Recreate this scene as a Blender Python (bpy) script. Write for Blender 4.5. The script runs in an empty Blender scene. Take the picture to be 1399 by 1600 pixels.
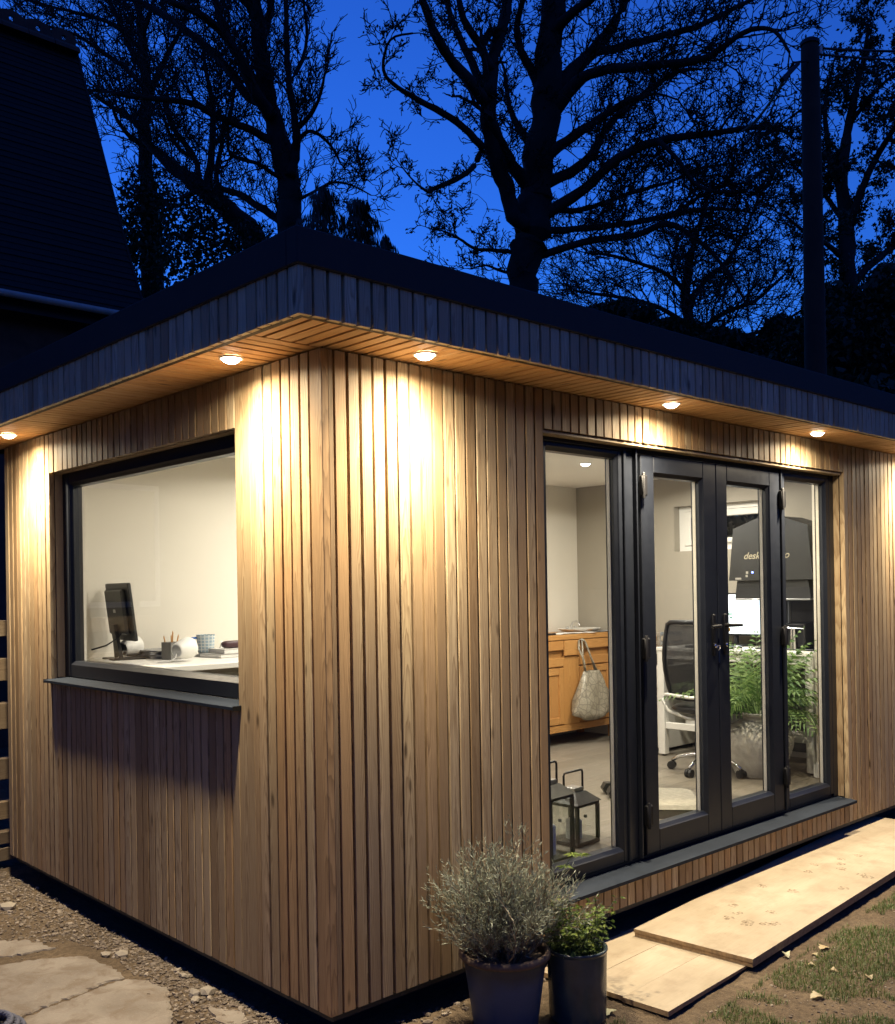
import bpy, bmesh, math, random
from mathutils import Vector, Matrix, noise
random.seed(7)
R = math.radians
sc = bpy.context.scene

# ---------------------------------------------------------------- camera
CAM = Vector((-2.17704, -2.96725, 1.56786))
FW = Vector((0.67857275, 0.73452119, 0.00420064))
RT = Vector((0.73447613, -0.67843764, -0.01634586))
UP = Vector((0.00915651, -0.01417713, 0.99985757))
FPX, CPX, CPY = 1555.29, 683.575, 912.877          # focal length and centre in the pixels of a 1399 x 1600 frame
cd = bpy.data.cameras.new('camera')
cd.sensor_fit = 'VERTICAL'
cd.sensor_height = 24.0
cd.lens = FPX / 1600.0 * 24.0
cd.shift_x = (699.5 - CPX) / 1600.0
cd.shift_y = (CPY - 800.0) / 1600.0
cd.clip_start = 0.05
cd.clip_end = 900.0
cam = bpy.data.objects.new('camera', cd)
sc.collection.objects.link(cam)
mw = Matrix((RT, UP, -FW)).transposed().to_4x4()
mw.translation = CAM
cam.matrix_world = mw
sc.camera = cam

# ---------------------------------------------------------------- sky at dusk
SUN_EL, SUN_ROT = R(-2.0), R(22.0)
w = bpy.data.worlds.new('World')
sc.world = w
w.use_nodes = True
wn, wl = w.node_tree.nodes, w.node_tree.links
wn.clear()
sky = wn.new('ShaderNodeTexSky')
sky.sky_type = 'NISHITA'
sky.sun_disc = False
sky.sun_elevation = SUN_EL
sky.sun_rotation = SUN_ROT
sky.altitude = 100.0
sky.air_density = 1.0
sky.dust_density = 1.0
sky.ozone_density = 4.0
wb = wn.new('ShaderNodeMix'); wb.data_type = 'RGBA'; wb.blend_type = 'MULTIPLY'   # camera white balance set for the warm lamps
wb.inputs[0].default_value = 1.0
wb.inputs[7].default_value = (0.25, 0.70, 1.0, 1.0)
bg = wn.new('ShaderNodeBackground')
bg.inputs[1].default_value = 3.0
wo = wn.new('ShaderNodeOutputWorld')
wl.new(sky.outputs[0], wb.inputs[6]); wl.new(wb.outputs[2], bg.inputs[0]); wl.new(bg.outputs[0], wo.inputs[0])

# ---------------------------------------------------------------- exposure and render settings
sc.view_settings.view_transform = 'Standard'
sc.view_settings.look = 'None'
sc.view_settings.exposure = 0.0
sc.view_settings.gamma = 1.0
sc.view_settings.use_curve_mapping = False
sc.render.engine = 'CYCLES'
sc.cycles.use_denoising = True
sc.cycles.max_bounces = 8
sc.cycles.diffuse_bounces = 4
sc.cycles.glossy_bounces = 4
sc.cycles.transparent_max_bounces = 12
sc.cycles.sample_clamp_indirect = 6.0
sc.cycles.caustics_reflective = False
sc.cycles.caustics_refractive = False

SOFFIT_W = 480.0      # watts of each eaves downlight
ROOM_W = 98.0         # watts of each ceiling downlight

# ================================================================ helpers
COL = sc.collection
def px(u, v, t):                       # a point t metres ahead of the camera, seen at pixel (u, v) of the 1399 x 1600 frame
    return CAM + (FW + RT * ((u - CPX) / FPX) - UP * ((v - CPY) / FPX)) * t

class MB:
    def __init__(s): s.v = []; s.f = []; s.mi = []; s.cur = 0
    def add(s, vs, fs):
        o = len(s.v); s.v.extend([tuple(p) for p in vs]); s.f.extend([tuple(i + o for i in f) for f in fs]); s.mi.extend([s.cur] * len(fs)); return s
    def box(s, x0, y0, z0, x1, y1, z1):
        return s.add([(x0,y0,z0),(x1,y0,z0),(x1,y1,z0),(x0,y1,z0),(x0,y0,z1),(x1,y0,z1),(x1,y1,z1),(x0,y1,z1)],
                     [(3,2,1,0),(4,5,6,7),(0,1,5,4),(1,2,6,5),(2,3,7,6),(3,0,4,7)])
    def cbox(s, x0, y0, z0, x1, y1, z1, b=0.004):      # box with chamfered edges
        bm = bmesh.new()
        bmesh.ops.create_cube(bm, size=1.0)
        for p in bm.verts:
            p.co = Vector(((x0+x1)/2 + p.co.x*(x1-x0), (y0+y1)/2 + p.co.y*(y1-y0), (z0+z1)/2 + p.co.z*(z1-z0)))
        bmesh.ops.bevel(bm, geom=bm.edges[:], offset=b, segments=1, affect='EDGES')
        return s.bm(bm)
    def bm(s, bm, M=None):
        bm.verts.index_update()
        vs = [(M @ p.co if M else p.co.copy()) for p in bm.verts]
        fs = [[p.index for p in f.verts] for f in bm.faces]
        bm.free(); return s.add(vs, fs)
    def prism(s, poly, a, b, axis='z'):      # polygon extruded along an axis; poly is (p, q) in the other two axes
        n = len(poly)
        def P(p, q, r): return {'z': (p, q, r), 'y': (p, r, q), 'x': (r, p, q)}[axis]
        vs = [P(p, q, a) for p, q in poly] + [P(p, q, b) for p, q in poly]
        fs = [tuple(range(n - 1, -1, -1)), tuple(range(n, 2*n))] + [(i, (i+1) % n, n + (i+1) % n, n + i) for i in range(n)]
        return s.add(vs, fs)
    def tube(s, pts, rad, n=6, cap=True):
        pts = [Vector(p) for p in pts]
        if not isinstance(rad, (list, tuple)): rad = [rad] * len(pts)
        ref = Vector((0.31, 0.17, 0.93)).normalized()
        vs = []; m = len(pts)
        for i, p in enumerate(pts):
            d = (pts[min(i+1, m-1)] - pts[max(i-1, 0)])
            if d.length < 1e-9: d = Vector((0, 0, 1))
            d.normalize()
            r = ref if abs(d.dot(ref)) < 0.95 else Vector((1, 0, 0))
            a = d.cross(r).normalized(); b = d.cross(a)
            for k in range(n):
                t = 2 * math.pi * k / n
                vs.append(p + (a * math.cos(t) + b * math.sin(t)) * rad[i])
        fs = [(i*n + k, i*n + (k+1) % n, (i+1)*n + (k+1) % n, (i+1)*n + k) for i in range(m-1) for k in range(n)]
        if cap: fs += [tuple(range(n-1, -1, -1)), tuple(range((m-1)*n, m*n))]
        return s.add(vs, fs)
    def lathe(s, prof, n=24, c=(0, 0, 0), wob=None):
        vs = []; m = len(prof)
        for i, (r, z) in enumerate(prof):
            for k in range(n):
                t = 2 * math.pi * k / n
                q = r * (1 + (wob(i, t) if wob else 0))
                vs.append((c[0] + q * math.cos(t), c[1] + q * math.sin(t), c[2] + z))
        fs = [(i*n + k, i*n + (k+1) % n, (i+1)*n + (k+1) % n, (i+1)*n + k) for i in range(m-1) for k in range(n)]
        if prof[0][0] > 1e-6: fs.append(tuple(range(n-1, -1, -1)))
        if prof[-1][0] > 1e-6: fs.append(tuple(range((m-1)*n, m*n)))
        return s.add(vs, fs)
    def quad(s, a, b, c, d): return s.add([a, b, c, d], [(0, 1, 2, 3)])
    def mesh(s, name, mats, smooth=False):
        me = bpy.data.meshes.new(name)
        me.from_pydata(s.v, [], s.f)
        for m in (mats if isinstance(mats, (list, tuple)) else [mats]): me.materials.append(m)
        if any(s.mi): me.polygons.foreach_set('material_index', s.mi)
        if smooth: me.polygons.foreach_set('use_smooth', [True] * len(me.polygons))
        me.update()
        return me
    def build(s, name, mats, parent=None, smooth=False, angle=None):
        me = s.mesh(name, mats, smooth or angle is not None)
        if angle is not None:
            try: me.set_sharp_from_angle(angle=R(angle))
            except Exception: pass
        return obj(name, me, parent)

def obj(name, me, parent=None):
    o = bpy.data.objects.new(name, me)
    COL.objects.link(o)
    if parent is not None: o.parent = parent
    return o
def tag(o, label=None, cat=None, group=None, kind=None):
    for k, val in (('label', label), ('category', cat), ('group', group), ('kind', kind)):
        if val: o[k] = val
    return o
def thing(name, label, cat, loc=(0, 0, 0), rz=0.0, group=None):
    o = bpy.data.objects.new(name, None)
    o.empty_display_size = 0.1
    COL.objects.link(o)
    o.location = loc; o.rotation_euler = (0, 0, rz)
    return tag(o, label, cat, group)

# ================================================================ materials
def nm(name):
    m = bpy.data.materials.new(name); m.use_nodes = True
    nt = m.node_tree; nt.nodes.clear()
    out = nt.nodes.new('ShaderNodeOutputMaterial'); b = nt.nodes.new('ShaderNodeBsdfPrincipled')
    nt.links.new(b.outputs[0], out.inputs[0])
    return m, nt, b
def N(nt, t, **kw):
    n = nt.nodes.new(t)
    for k, val in kw.items(): setattr(n, k, val)
    return n
def ramp(nt, src, stops):
    r = N(nt, 'ShaderNodeValToRGB'); e = r.color_ramp.elements
    while len(e) < len(stops): e.new(0.5)
    for q, (p, c) in zip(e, stops): q.position = p; q.color = (*c, 1.0) if len(c) == 3 else c
    nt.links.new(src, r.inputs[0]); return r.outputs[0]
def mixc(nt, fac, a, b, mode='MIX'):
    m = N(nt, 'ShaderNodeMix', data_type='RGBA', blend_type=mode)
    for i, x in ((0, fac), (6, a), (7, b)):
        if hasattr(x, 'links') or hasattr(x, 'is_linked'): nt.links.new(x, m.inputs[i])
        elif i == 0: m.inputs[0].default_value = x
        else: m.inputs[i].default_value = (*x, 1.0)
    return m.outputs[2]
def vmath(nt, op, a, b):
    m = N(nt, 'ShaderNodeVectorMath', operation=op)
    for i, x in ((0, a), (1, b)):
        if hasattr(x, 'is_linked'): nt.links.new(x, m.inputs[i])
        else: m.inputs[i].default_value = x
    return m.outputs[0]
def fmath(nt, op, a, b=0.0):
    m = N(nt, 'ShaderNodeMath', operation=op)
    for i, x in ((0, a), (1, b)):
        if hasattr(x, 'is_linked'): nt.links.new(x, m.inputs[i])
        else: m.inputs[i].default_value = x
    return m.outputs[0]
def noisen(nt, vec, scale, detail=4.0, rough=0.55, dist=0.0):
    n = N(nt, 'ShaderNodeTexNoise'); n.inputs['Scale'].default_value = scale; n.inputs['Detail'].default_value = detail
    n.inputs['Roughness'].default_value = rough; n.inputs['Distortion'].default_value = dist
    if vec is not None: nt.links.new(vec, n.inputs['Vector'])
    return n.outputs[0]
def bump(nt, b, h, strength, dist=0.01):
    n = N(nt, 'ShaderNodeBump'); n.inputs['Strength'].default_value = strength; n.inputs['Distance'].default_value = dist
    nt.links.new(h, n.inputs['Height']); nt.links.new(n.outputs[0], b.inputs['Normal'])
def objcoord(nt, rand=True):
    tc = N(nt, 'ShaderNodeTexCoord').outputs['Object']
    if not rand: return tc, None
    oi = N(nt, 'ShaderNodeObjectInfo')
    sv = N(nt, 'ShaderNodeCombineXYZ')
    nt.links.new(fmath(nt, 'MULTIPLY', oi.outputs['Random'], 41.0), sv.inputs[0])
    nt.links.new(fmath(nt, 'MULTIPLY', oi.outputs['Random'], 17.0), sv.inputs[1])
    nt.links.new(fmath(nt, 'MULTIPLY', oi.outputs['Random'], 97.0), sv.inputs[2])
    return vmath(nt, 'ADD', tc, sv.outputs[0]), oi.outputs['Random']

def simple(name, col, rough=0.5, metal=0.0, var=0.12, scale=8.0, bmp=0.0, bscale=60.0, rand=False, spec=None, world=False, emit=None, coat=0.0):
    m, nt, b = nm(name)
    if world: vec = N(nt, 'ShaderNodeNewGeometry').outputs['Position']; rnd = None
    else: vec, rnd = objcoord(nt, rand)
    f = noisen(nt, vec, scale, 5.0, 0.6)
    lo = tuple(c * (1 - var) for c in col); hi = tuple(min(1, c * (1 + var)) for c in col)
    c = ramp(nt, f, [(0.3, lo), (0.7, hi)])
    if rnd is not None:
        c = mixc(nt, fmath(nt, 'MULTIPLY', rnd, 0.25), c, tuple(x * 0.6 for x in col))
    nt.links.new(c, b.inputs['Base Color'])
    rr = N(nt, 'ShaderNodeMapRange'); rr.inputs[3].default_value = max(0.02, rough - 0.08); rr.inputs[4].default_value = min(1, rough + 0.08)
    nt.links.new(f, rr.inputs[0]); nt.links.new(rr.outputs[0], b.inputs['Roughness'])
    b.inputs['Metallic'].default_value = metal
    if spec is not None: b.inputs['Specular IOR Level'].default_value = spec
    if coat: b.inputs['Coat Weight'].default_value = coat
    if bmp: bump(nt, b, noisen(nt, vec, bscale, 6.0, 0.65), bmp, 0.006)
    if emit: b.inputs['Emission Color'].default_value = (*emit[0], 1); b.inputs['Emission Strength'].default_value = emit[1]
    return m

def woodboard(name, tones, grain_dark, rough=0.62, gs=1.0, knots=True, bmp=0.35):
    """boards whose long axis is local Z: streaks, cathedral figure, knots, a tone of its own for each board"""
    m, nt, b = nm(name)
    vec, rnd = objcoord(nt, True)
    base = ramp(nt, rnd, [(i / max(1, len(tones) - 1), t) for i, t in enumerate(tones)])
    warp = N(nt, 'ShaderNodeTexNoise'); warp.inputs['Scale'].default_value = 1.0
    nt.links.new(vmath(nt, 'MULTIPLY', vec, (9.0, 9.0, 0.9)), warp.inputs['Vector'])
    wv = vmath(nt, 'MULTIPLY', warp.outputs[1], (0.06, 0.06, 0.0))
    v2 = vmath(nt, 'ADD', vec, wv)
    fine = noisen(nt, vmath(nt, 'MULTIPLY', v2, (260.0*gs, 260.0*gs, 5.0)), 1.0, 4.0, 0.6)
    # cathedral figure: arches of late wood down the board, off-centre by a different amount on each
    raw = N(nt, 'ShaderNodeTexCoord').outputs['Object']
    sp = N(nt, 'ShaderNodeSeparateXYZ'); nt.links.new(raw, sp.inputs[0])
    r2 = fmath(nt, 'FRACT', fmath(nt, 'MULTIPLY', rnd, 53.7))
    xo = fmath(nt, 'SUBTRACT', sp.outputs[0], fmath(nt, 'MULTIPLY', fmath(nt, 'SUBTRACT', r2, 0.5), 0.085))
    arch = fmath(nt, 'MULTIPLY', fmath(nt, 'MULTIPLY', xo, xo), 2600.0*gs)
    zz = fmath(nt, 'MULTIPLY', sp.outputs[2], fmath(nt, 'MULTIPLY', fmath(nt, 'SUBTRACT', fmath(nt, 'FRACT', fmath(nt, 'MULTIPLY', rnd, 19.3)), 0.5), 14.0))
    wob = noisen(nt, vmath(nt, 'MULTIPLY', vec, (28.0, 28.0, 3.2)), 1.0, 3.0, 0.55)
    saw = fmath(nt, 'FRACT', fmath(nt, 'ADD', fmath(nt, 'ADD', arch, zz), fmath(nt, 'MULTIPLY', wob, 3.4)))
    c1 = mixc(nt, fmath(nt, 'MULTIPLY', ramp(nt, fine, [(0.42, (0, 0, 0)), (0.7, (1, 1, 1))]), 0.38), base, grain_dark)
    c2 = mixc(nt, fmath(nt, 'MULTIPLY', ramp(nt, saw, [(0.35, (0, 0, 0)), (0.90, (1, 1, 1)), (0.99, (0.2, 0.2, 0.2))]), 0.62), c1, grain_dark)
    soft = noisen(nt, vmath(nt, 'MULTIPLY', vec, (14.0, 14.0, 1.3)), 1.0, 3.0)
    c3 = mixc(nt, fmath(nt, 'MULTIPLY', ramp(nt, soft, [(0.35, (0, 0, 0)), (0.75, (1, 1, 1))]), 0.35), c2, tuple(g * 1.5 for g in grain_dark), 'MIX')
    last = c3
    if knots:
        vo = N(nt, 'ShaderNodeTexVoronoi', feature='F1'); vo.inputs['Scale'].default_value = 1.0
        nt.links.new(vmath(nt, 'MULTIPLY', v2, (10.0, 10.0, 3.0)), vo.inputs['Vector'])
        k = ramp(nt, vo.outputs['Distance'], [(0.05, (1, 1, 1)), (0.125, (0, 0, 0))])
        last = mixc(nt, fmath(nt, 'MULTIPLY', k, 0.8), c3, tuple(g * 0.35 for g in grain_dark))
    nt.links.new(last, b.inputs['Base Color'])
    b.inputs['Roughness'].default_value = rough
    b.inputs['Specular IOR Level'].default_value = 0.3
    bump(nt, b, fmath(nt, 'ADD', fine, saw), bmp, 0.0012)
    return m

M = {}
M['larch'] = woodboard('larch', [(0.38,0.272,0.150),(0.54,0.42,0.255),(0.245,0.165,0.086),(0.58,0.465,0.295),(0.43,0.262,0.120),(0.49,0.385,0.238),(0.27,0.182,0.096),(0.53,0.41,0.238),(0.46,0.300,0.148),(0.34,0.245,0.140)], (0.150,0.088,0.040))
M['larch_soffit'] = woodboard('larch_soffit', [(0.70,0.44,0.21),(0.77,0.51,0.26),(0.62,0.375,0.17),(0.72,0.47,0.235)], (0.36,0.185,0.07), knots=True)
M['larch_fascia'] = woodboard('larch_fascia', [(0.64,0.60,0.42),(0.74,0.71,0.50),(0.54,0.49,0.32),(0.72,0.69,0.49),(0.36,0.27,0.16),(0.68,0.64,0.44),(0.42,0.34,0.21),(0.70,0.66,0.47)], (0.26,0.20,0.13))
M['membrane'] = simple('membrane', (0.020,0.012,0.007), 0.8, var=0.3)
M['plinth'] = simple('plinth', (0.012,0.013,0.017), 0.6, var=0.3)
M['roof'] = simple('roof', (0.022,0.023,0.026), 0.75, var=0.2, bmp=0.2)
M['anthracite'] = simple('anthracite', (0.0105,0.0125,0.0175), 0.38, var=0.10, scale=20, bmp=0.04, bscale=400, spec=0.35)
M['alu_sill'] = simple('alu_sill', (0.017,0.022,0.031), 0.62, var=0.12, scale=12, bmp=0.05, bscale=200, spec=0.10)
M['hinge'] = simple('hinge', (0.006,0.006,0.007), 0.5, var=0.1, spec=0.2)
M['gasket'] = simple('gasket', (0.62,0.58,0.50), 0.5)
M['cream'] = simple('cream', (0.70,0.655,0.57), 0.85, var=0.025, scale=2.0, bmp=0.05, bscale=220, world=True)
M['taupe'] = simple('taupe', (0.33,0.30,0.245), 0.85, var=0.03, scale=2.0, bmp=0.05, bscale=220, world=True)
M['ceilingw'] = simple('ceilingw', (0.80,0.77,0.70), 0.9, var=0.02, scale=2.0, world=True)
M['white'] = simple('white', (0.74,0.72,0.67), 0.42, var=0.03)
M['paper'] = simple('paper', (0.80,0.78,0.74), 0.7, var=0.05)
M['blackp'] = simple('blackp', (0.012,0.012,0.013), 0.38, var=0.2)
M['charcoal'] = simple('charcoal', (0.022,0.022,0.021), 0.45, var=0.15, bmp=0.05, bscale=300)
M['chrome'] = simple('chrome', (0.75,0.75,0.76), 0.13, metal=1.0, var=0.04)
M['steel'] = simple('steel', (0.50,0.50,0.50), 0.3, metal=1.0, var=0.08)
M['oak'] = woodboard('oak', [(0.52,0.27,0.085),(0.60,0.32,0.11),(0.50,0.25,0.08)], (0.36,0.165,0.045), rough=0.4, knots=False, bmp=0.1)
M['laminate'] = woodboard('laminate', [(0.25,0.22,0.175),(0.31,0.275,0.225),(0.215,0.19,0.15),(0.28,0.25,0.20)], (0.125,0.105,0.08), rough=0.42, gs=0.5, knots=False, bmp=0.08)
M['timber'] = woodboard('timber', [(0.13,0.10,0.07),(0.30,0.215,0.12),(0.17,0.13,0.085),(0.24,0.17,0.10)], (0.09,0.06,0.035))
M['bark'] = simple('bark', (0.032,0.028,0.024), 0.95, var=0.35, scale=4.0, bmp=0.6, bscale=14)
M['twig'] = simple('twig', (0.030,0.026,0.022), 0.95, var=0.3, scale=2.0)
def leafmat(name, cols, rough=0.55, trans=0.25, scale=9.0):
    m, nt, b = nm(name)
    pos = N(nt, 'ShaderNodeNewGeometry')
    f = noisen(nt, pos.outputs['Position'], scale, 3.0)
    r2 = fmath(nt, 'MULTIPLY', pos.outputs['Random Per Island'], 0.6)
    c = ramp(nt, fmath(nt, 'ADD', fmath(nt, 'MULTIPLY', f, 0.5), r2), [(0.2 + 0.6*i/max(1, len(cols)-1), c) for i, c in enumerate(cols)])
    nt.links.new(c, b.inputs['Base Color']); b.inputs['Roughness'].default_value = rough
    tr = N(nt, 'ShaderNodeBsdfTranslucent'); nt.links.new(c, tr.inputs[0])
    mx = N(nt, 'ShaderNodeMixShader'); mx.inputs[0].default_value = trans
    nt.links.new(b.outputs[0], mx.inputs[1]); nt.links.new(tr.outputs[0], mx.inputs[2])
    nt.links.new(mx.outputs[0], [n for n in nt.nodes if n.type == 'OUTPUT_MATERIAL'][0].inputs[0])
    return m
M['deadleaf'] = leafmat('deadleaf', [(0.045,0.032,0.018),(0.075,0.05,0.026)])
M['ivy'] = leafmat('ivy', [(0.020,0.034,0.014),(0.035,0.055,0.022)])
M['conifer'] = leafmat('conifer', [(0.022,0.034,0.020),(0.04,0.055,0.03)])
M['lavender'] = leafmat('lavender', [(0.11,0.122,0.088),(0.20,0.225,0.17),(0.31,0.34,0.265)])
M['lavstem'] = leafmat('lavstem', [(0.11,0.072,0.045),(0.26,0.19,0.12),(0.42,0.33,0.21)])
M['jasmine'] = leafmat('jasmine', [(0.055,0.095,0.018),(0.12,0.19,0.035),(0.24,0.30,0.06)], trans=0.3)
M['palm'] = leafmat('palm', [(0.05,0.11,0.025),(0.12,0.21,0.055),(0.23,0.33,0.11)], trans=0.3)
M['grass'] = leafmat('grass', [(0.045,0.085,0.016),(0.085,0.135,0.028),(0.14,0.17,0.05)], trans=0.3)
M['fallen'] = leafmat('fallen', [(0.22,0.12,0.055),(0.36,0.26,0.12),(0.42,0.38,0.25)], trans=0.15)
M['fallenpale'] = leafmat('fallenpale', [(0.42,0.42,0.25),(0.55,0.52,0.34)], trans=0.15)

# glass: clear with real reflections by angle
m = bpy.data.materials.new('glass'); m.use_nodes = True; nt = m.node_tree; nt.nodes.clear()
o_ = N(nt, 'ShaderNodeOutputMaterial'); mx = N(nt, 'ShaderNodeMixShader'); tb = N(nt, 'ShaderNodeBsdfTransparent'); gb = N(nt, 'ShaderNodeBsdfGlossy')
tb.inputs[0].default_value = (0.95, 0.96, 0.955, 1); gb.inputs['Roughness'].default_value = 0.0
ge = N(nt, 'ShaderNodeNewGeometry'); dp = N(nt, 'ShaderNodeVectorMath', operation='DOT_PRODUCT')
nt.links.new(ge.outputs['Incoming'], dp.inputs[0]); nt.links.new(ge.outputs['Normal'], dp.inputs[1])
q = fmath(nt, 'POWER', fmath(nt, 'SUBTRACT', 1.0, fmath(nt, 'ABSOLUTE', dp.outputs['Value'])), 5.0)
nt.links.new(fmath(nt, 'ADD', fmath(nt, 'MULTIPLY', q, 0.96), 0.035), mx.inputs[0])
nt.links.new(tb.outputs[0], mx.inputs[1]); nt.links.new(gb.outputs[0], mx.inputs[2]); nt.links.new(mx.outputs[0], o_.inputs[0])
M['glass'] = m
def emis(name, col, s):
    m, nt, b = nm(name)
    b.inputs['Base Color'].default_value = (0.8, 0.8, 0.8, 1)
    b.inputs['Emission Color'].default_value = (*col, 1); b.inputs['Emission Strength'].default_value = s
    return m
WARM = (1.0, 0.845, 0.60)
ROOMC = (1.0, 0.925, 0.80)
M['lens'] = emis('lens', (1.0, 0.86, 0.66), 30.0)
M['roomlens'] = emis('roomlens', (1.0, 0.92, 0.78), 10.0)

def beam_light(name, parent, loc, watts, col, stops, size=0.025):
    """a downlight: spot lamp whose strength falls off with the angle from its axis (stops: cosine, strength)"""
    ld = bpy.data.lights.new(name, 'SPOT'); ld.energy = watts; ld.color = col; ld.shadow_soft_size = size
    ld.spot_size = R(172); ld.spot_blend = 0.1
    ld.use_nodes = True; nt = ld.node_tree
    em = [n for n in nt.nodes if n.type == 'EMISSION'][0]
    tc = N(nt, 'ShaderNodeTexCoord'); sx = N(nt, 'ShaderNodeSeparateXYZ')
    nt.links.new(tc.outputs['Normal'], sx.inputs[0])
    c = fmath(nt, 'ABSOLUTE', sx.outputs[2])
    r = ramp(nt, c, [(p, (s, s, s)) for p, s in stops])
    nt.links.new(r, em.inputs['Strength'])
    lo = bpy.data.objects.new(name, ld); COL.objects.link(lo); lo.location = loc
    if parent is not None: lo.parent = parent
    return lo
EAVES = [(0.0, 0.0), (0.10, 0.008), (0.35, 0.035), (0.5, 0.07), (0.707, 0.20), (0.866, 0.50), (0.94, 0.75), (0.985, 0.90), (1.0, 1.0)]
ROOMB = [(0.0, 0.12), (0.2, 0.3), (0.5, 0.6), (0.8, 0.9), (1.0, 1.0)]

# ================================================================ the garden studio
S, D_, F_, RF, L_ = 2.4647, 0.3191, 2.6274, 2.7449, 3.2456
W0, W1, WT, WB = 0.6065, 2.5568, 2.2447, 1.107
X0, X1, DT, DS = 1.2345, 4.1875, 2.2845, 0.150
XE = 5.62                      # right-hand end of the building
FLOOR, CEIL = 0.20, 2.495
IX0, IX1, IY0, IY1 = 0.20, 5.19, 0.20, 3.05
GZ = -0.14
studio = thing('garden_studio', 'flat roofed garden office clad in vertical larch boards, glowing with eaves lights', 'garden office')

_bcache = {}
def board_mesh(nm_, w_, t_, l_, mt):
    key = (nm_, round(w_, 4), round(t_, 4), round(l_, 4))
    if key not in _bcache:
        c = min(0.0018, w_ * 0.1)
        h = w_ / 2
        mb = MB().prism([(-h, 0), (-h, -t_ + c), (-h + c, -t_), (h - c, -t_), (h, -t_ + c), (h, 0)][::-1], 0, l_, 'z')
        _bcache[key] = mb.mesh(nm_, mt)
    return _bcache[key]
ROT_L = Matrix.Rotation(R(-90), 4, 'Z')
def front_board(parent, xa, xb, za, zb, y=0.0, name='cladding_board', mt='larch', t=0.030):
    o = obj(name, board_mesh(name, xb - xa, t, zb - za, M[mt]), parent)
    o.location = ((xa + xb) / 2, y + t, za); return o
def left_board(parent, ya, yb, za, zb, x=0.0, name='cladding_board', mt='larch', t=0.030):
    o = obj(name, board_mesh(name, yb - ya, t, zb - za, M[mt]), parent)
    o.matrix_local = Matrix.Translation((x + t, (ya + yb) / 2, za)) @ ROT_L; return o
GAP = 0.0075
def spans(a, b, n):
    p = (b - a) / n
    return [(a + i * p, a + (i + 1) * p) for i in range(n)]
def jit(): return random.uniform(-0.0022, 0.0012)
_gs = [0.0095, 0.0110, 0.0125, 0.0075]

# ---- wall toward the path (window wall, x = 0)
wl_ = MB()
wl_.box(0.052, 0.052, -0.002, 0.10, W0, S + 0.14).box(0.052, W1, -0.002, 0.10, L_ - 0.02, S + 0.14).box(0.052, W0, -0.002, 0.10, W1, WB - 0.03).box(0.052, W0, WT + 0.02, 0.10, W1, S + 0.14)
wl_ = wl_.build('window_wall', M['membrane'], studio)
def left_run(a, b, n, za, zb):
    for ya, yb in spans(a, b, n):
        g = random.choice(_gs)
        left_board(wl_, ya + g / 2, yb - g / 2, za, zb, jit())
S1 = S - 0.004
left_board(wl_, 0.0, 0.0755, 0, S1)
left_run(0.0795, 0.4575, 6, 0, S1)
left_board(wl_, 0.4600, 0.4925, 0, S1, 0.0005)
left_board(wl_, 0.4938, W0 - 0.001, 0, S1, 0.0)
left_run(W0, W1, 31, 0, WB - 0.026)
left_run(W0, W1, 31, WT, S1)
left_run(W1, L_, 11, 0, S1)

# ---- wall with the doors (y = 0)
wr_ = MB()
wr_.box(0.1005, 0.052, -0.002, X0 - 0.002, 0.10, S + 0.14).box(X1 + 0.002, 0.052, -0.002, XE - 0.02, 0.10, S + 0.14)
wr_.box(X0, 0.052, -0.002, X1, 0.10, DS - 0.025).box(X0, 0.052, DT + 0.02, X1, 0.10, S + 0.14)
wr_ = wr_.build('door_wall', M['membrane'], studio)
def front_run(a, b, n, za, zb):
    for xa, xb in spans(a, b, n):
        g = random.choice(_gs)
        front_board(wr_, xa + g / 2, xb - g / 2, za, zb, jit())
front_board(wr_, 0.0306, 0.0525, 0, S1)
front_run(0.0565, X0, 19, 0, S1)
front_run(X0, X1, 47, 0, DS - 0.022)
front_run(X0, X1, 47, DT, S1)
front_run(X1, XE, 23, 0, S1)
# plain back and end walls
MB().box(0.10, 3.15, -0.002, XE, L_, S + 0.14).build('back_wall', M['larch'], studio)
ew = MB().box(XE - 0.06, 0.101, -0.002, XE, 3.149, 1.84).box(XE - 0.06, 0.101, 2.26, XE, 3.149, S + 0.14).box(XE - 0.06, 0.101, 1.84, XE, 1.05, 2.26).box(XE - 0.06, 1.985, 1.84, XE, 3.149, 2.26)
ew.build('end_wall', M['larch'], studio)
# plinth set back under the cladding
MB().box(0.16, 0.20, GZ - 0.2, XE - 0.05, L_ - 0.05, -0.004).build('plinth', M['plinth'], studio)
MB().box(0.022, 0.022, -0.030, 0.16, L_ - 0.05, -0.003).box(0.161, 0.022, -0.030, XE - 0.05, 0.20, -0.003).build('base_batten', M['plinth'], studio)

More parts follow.
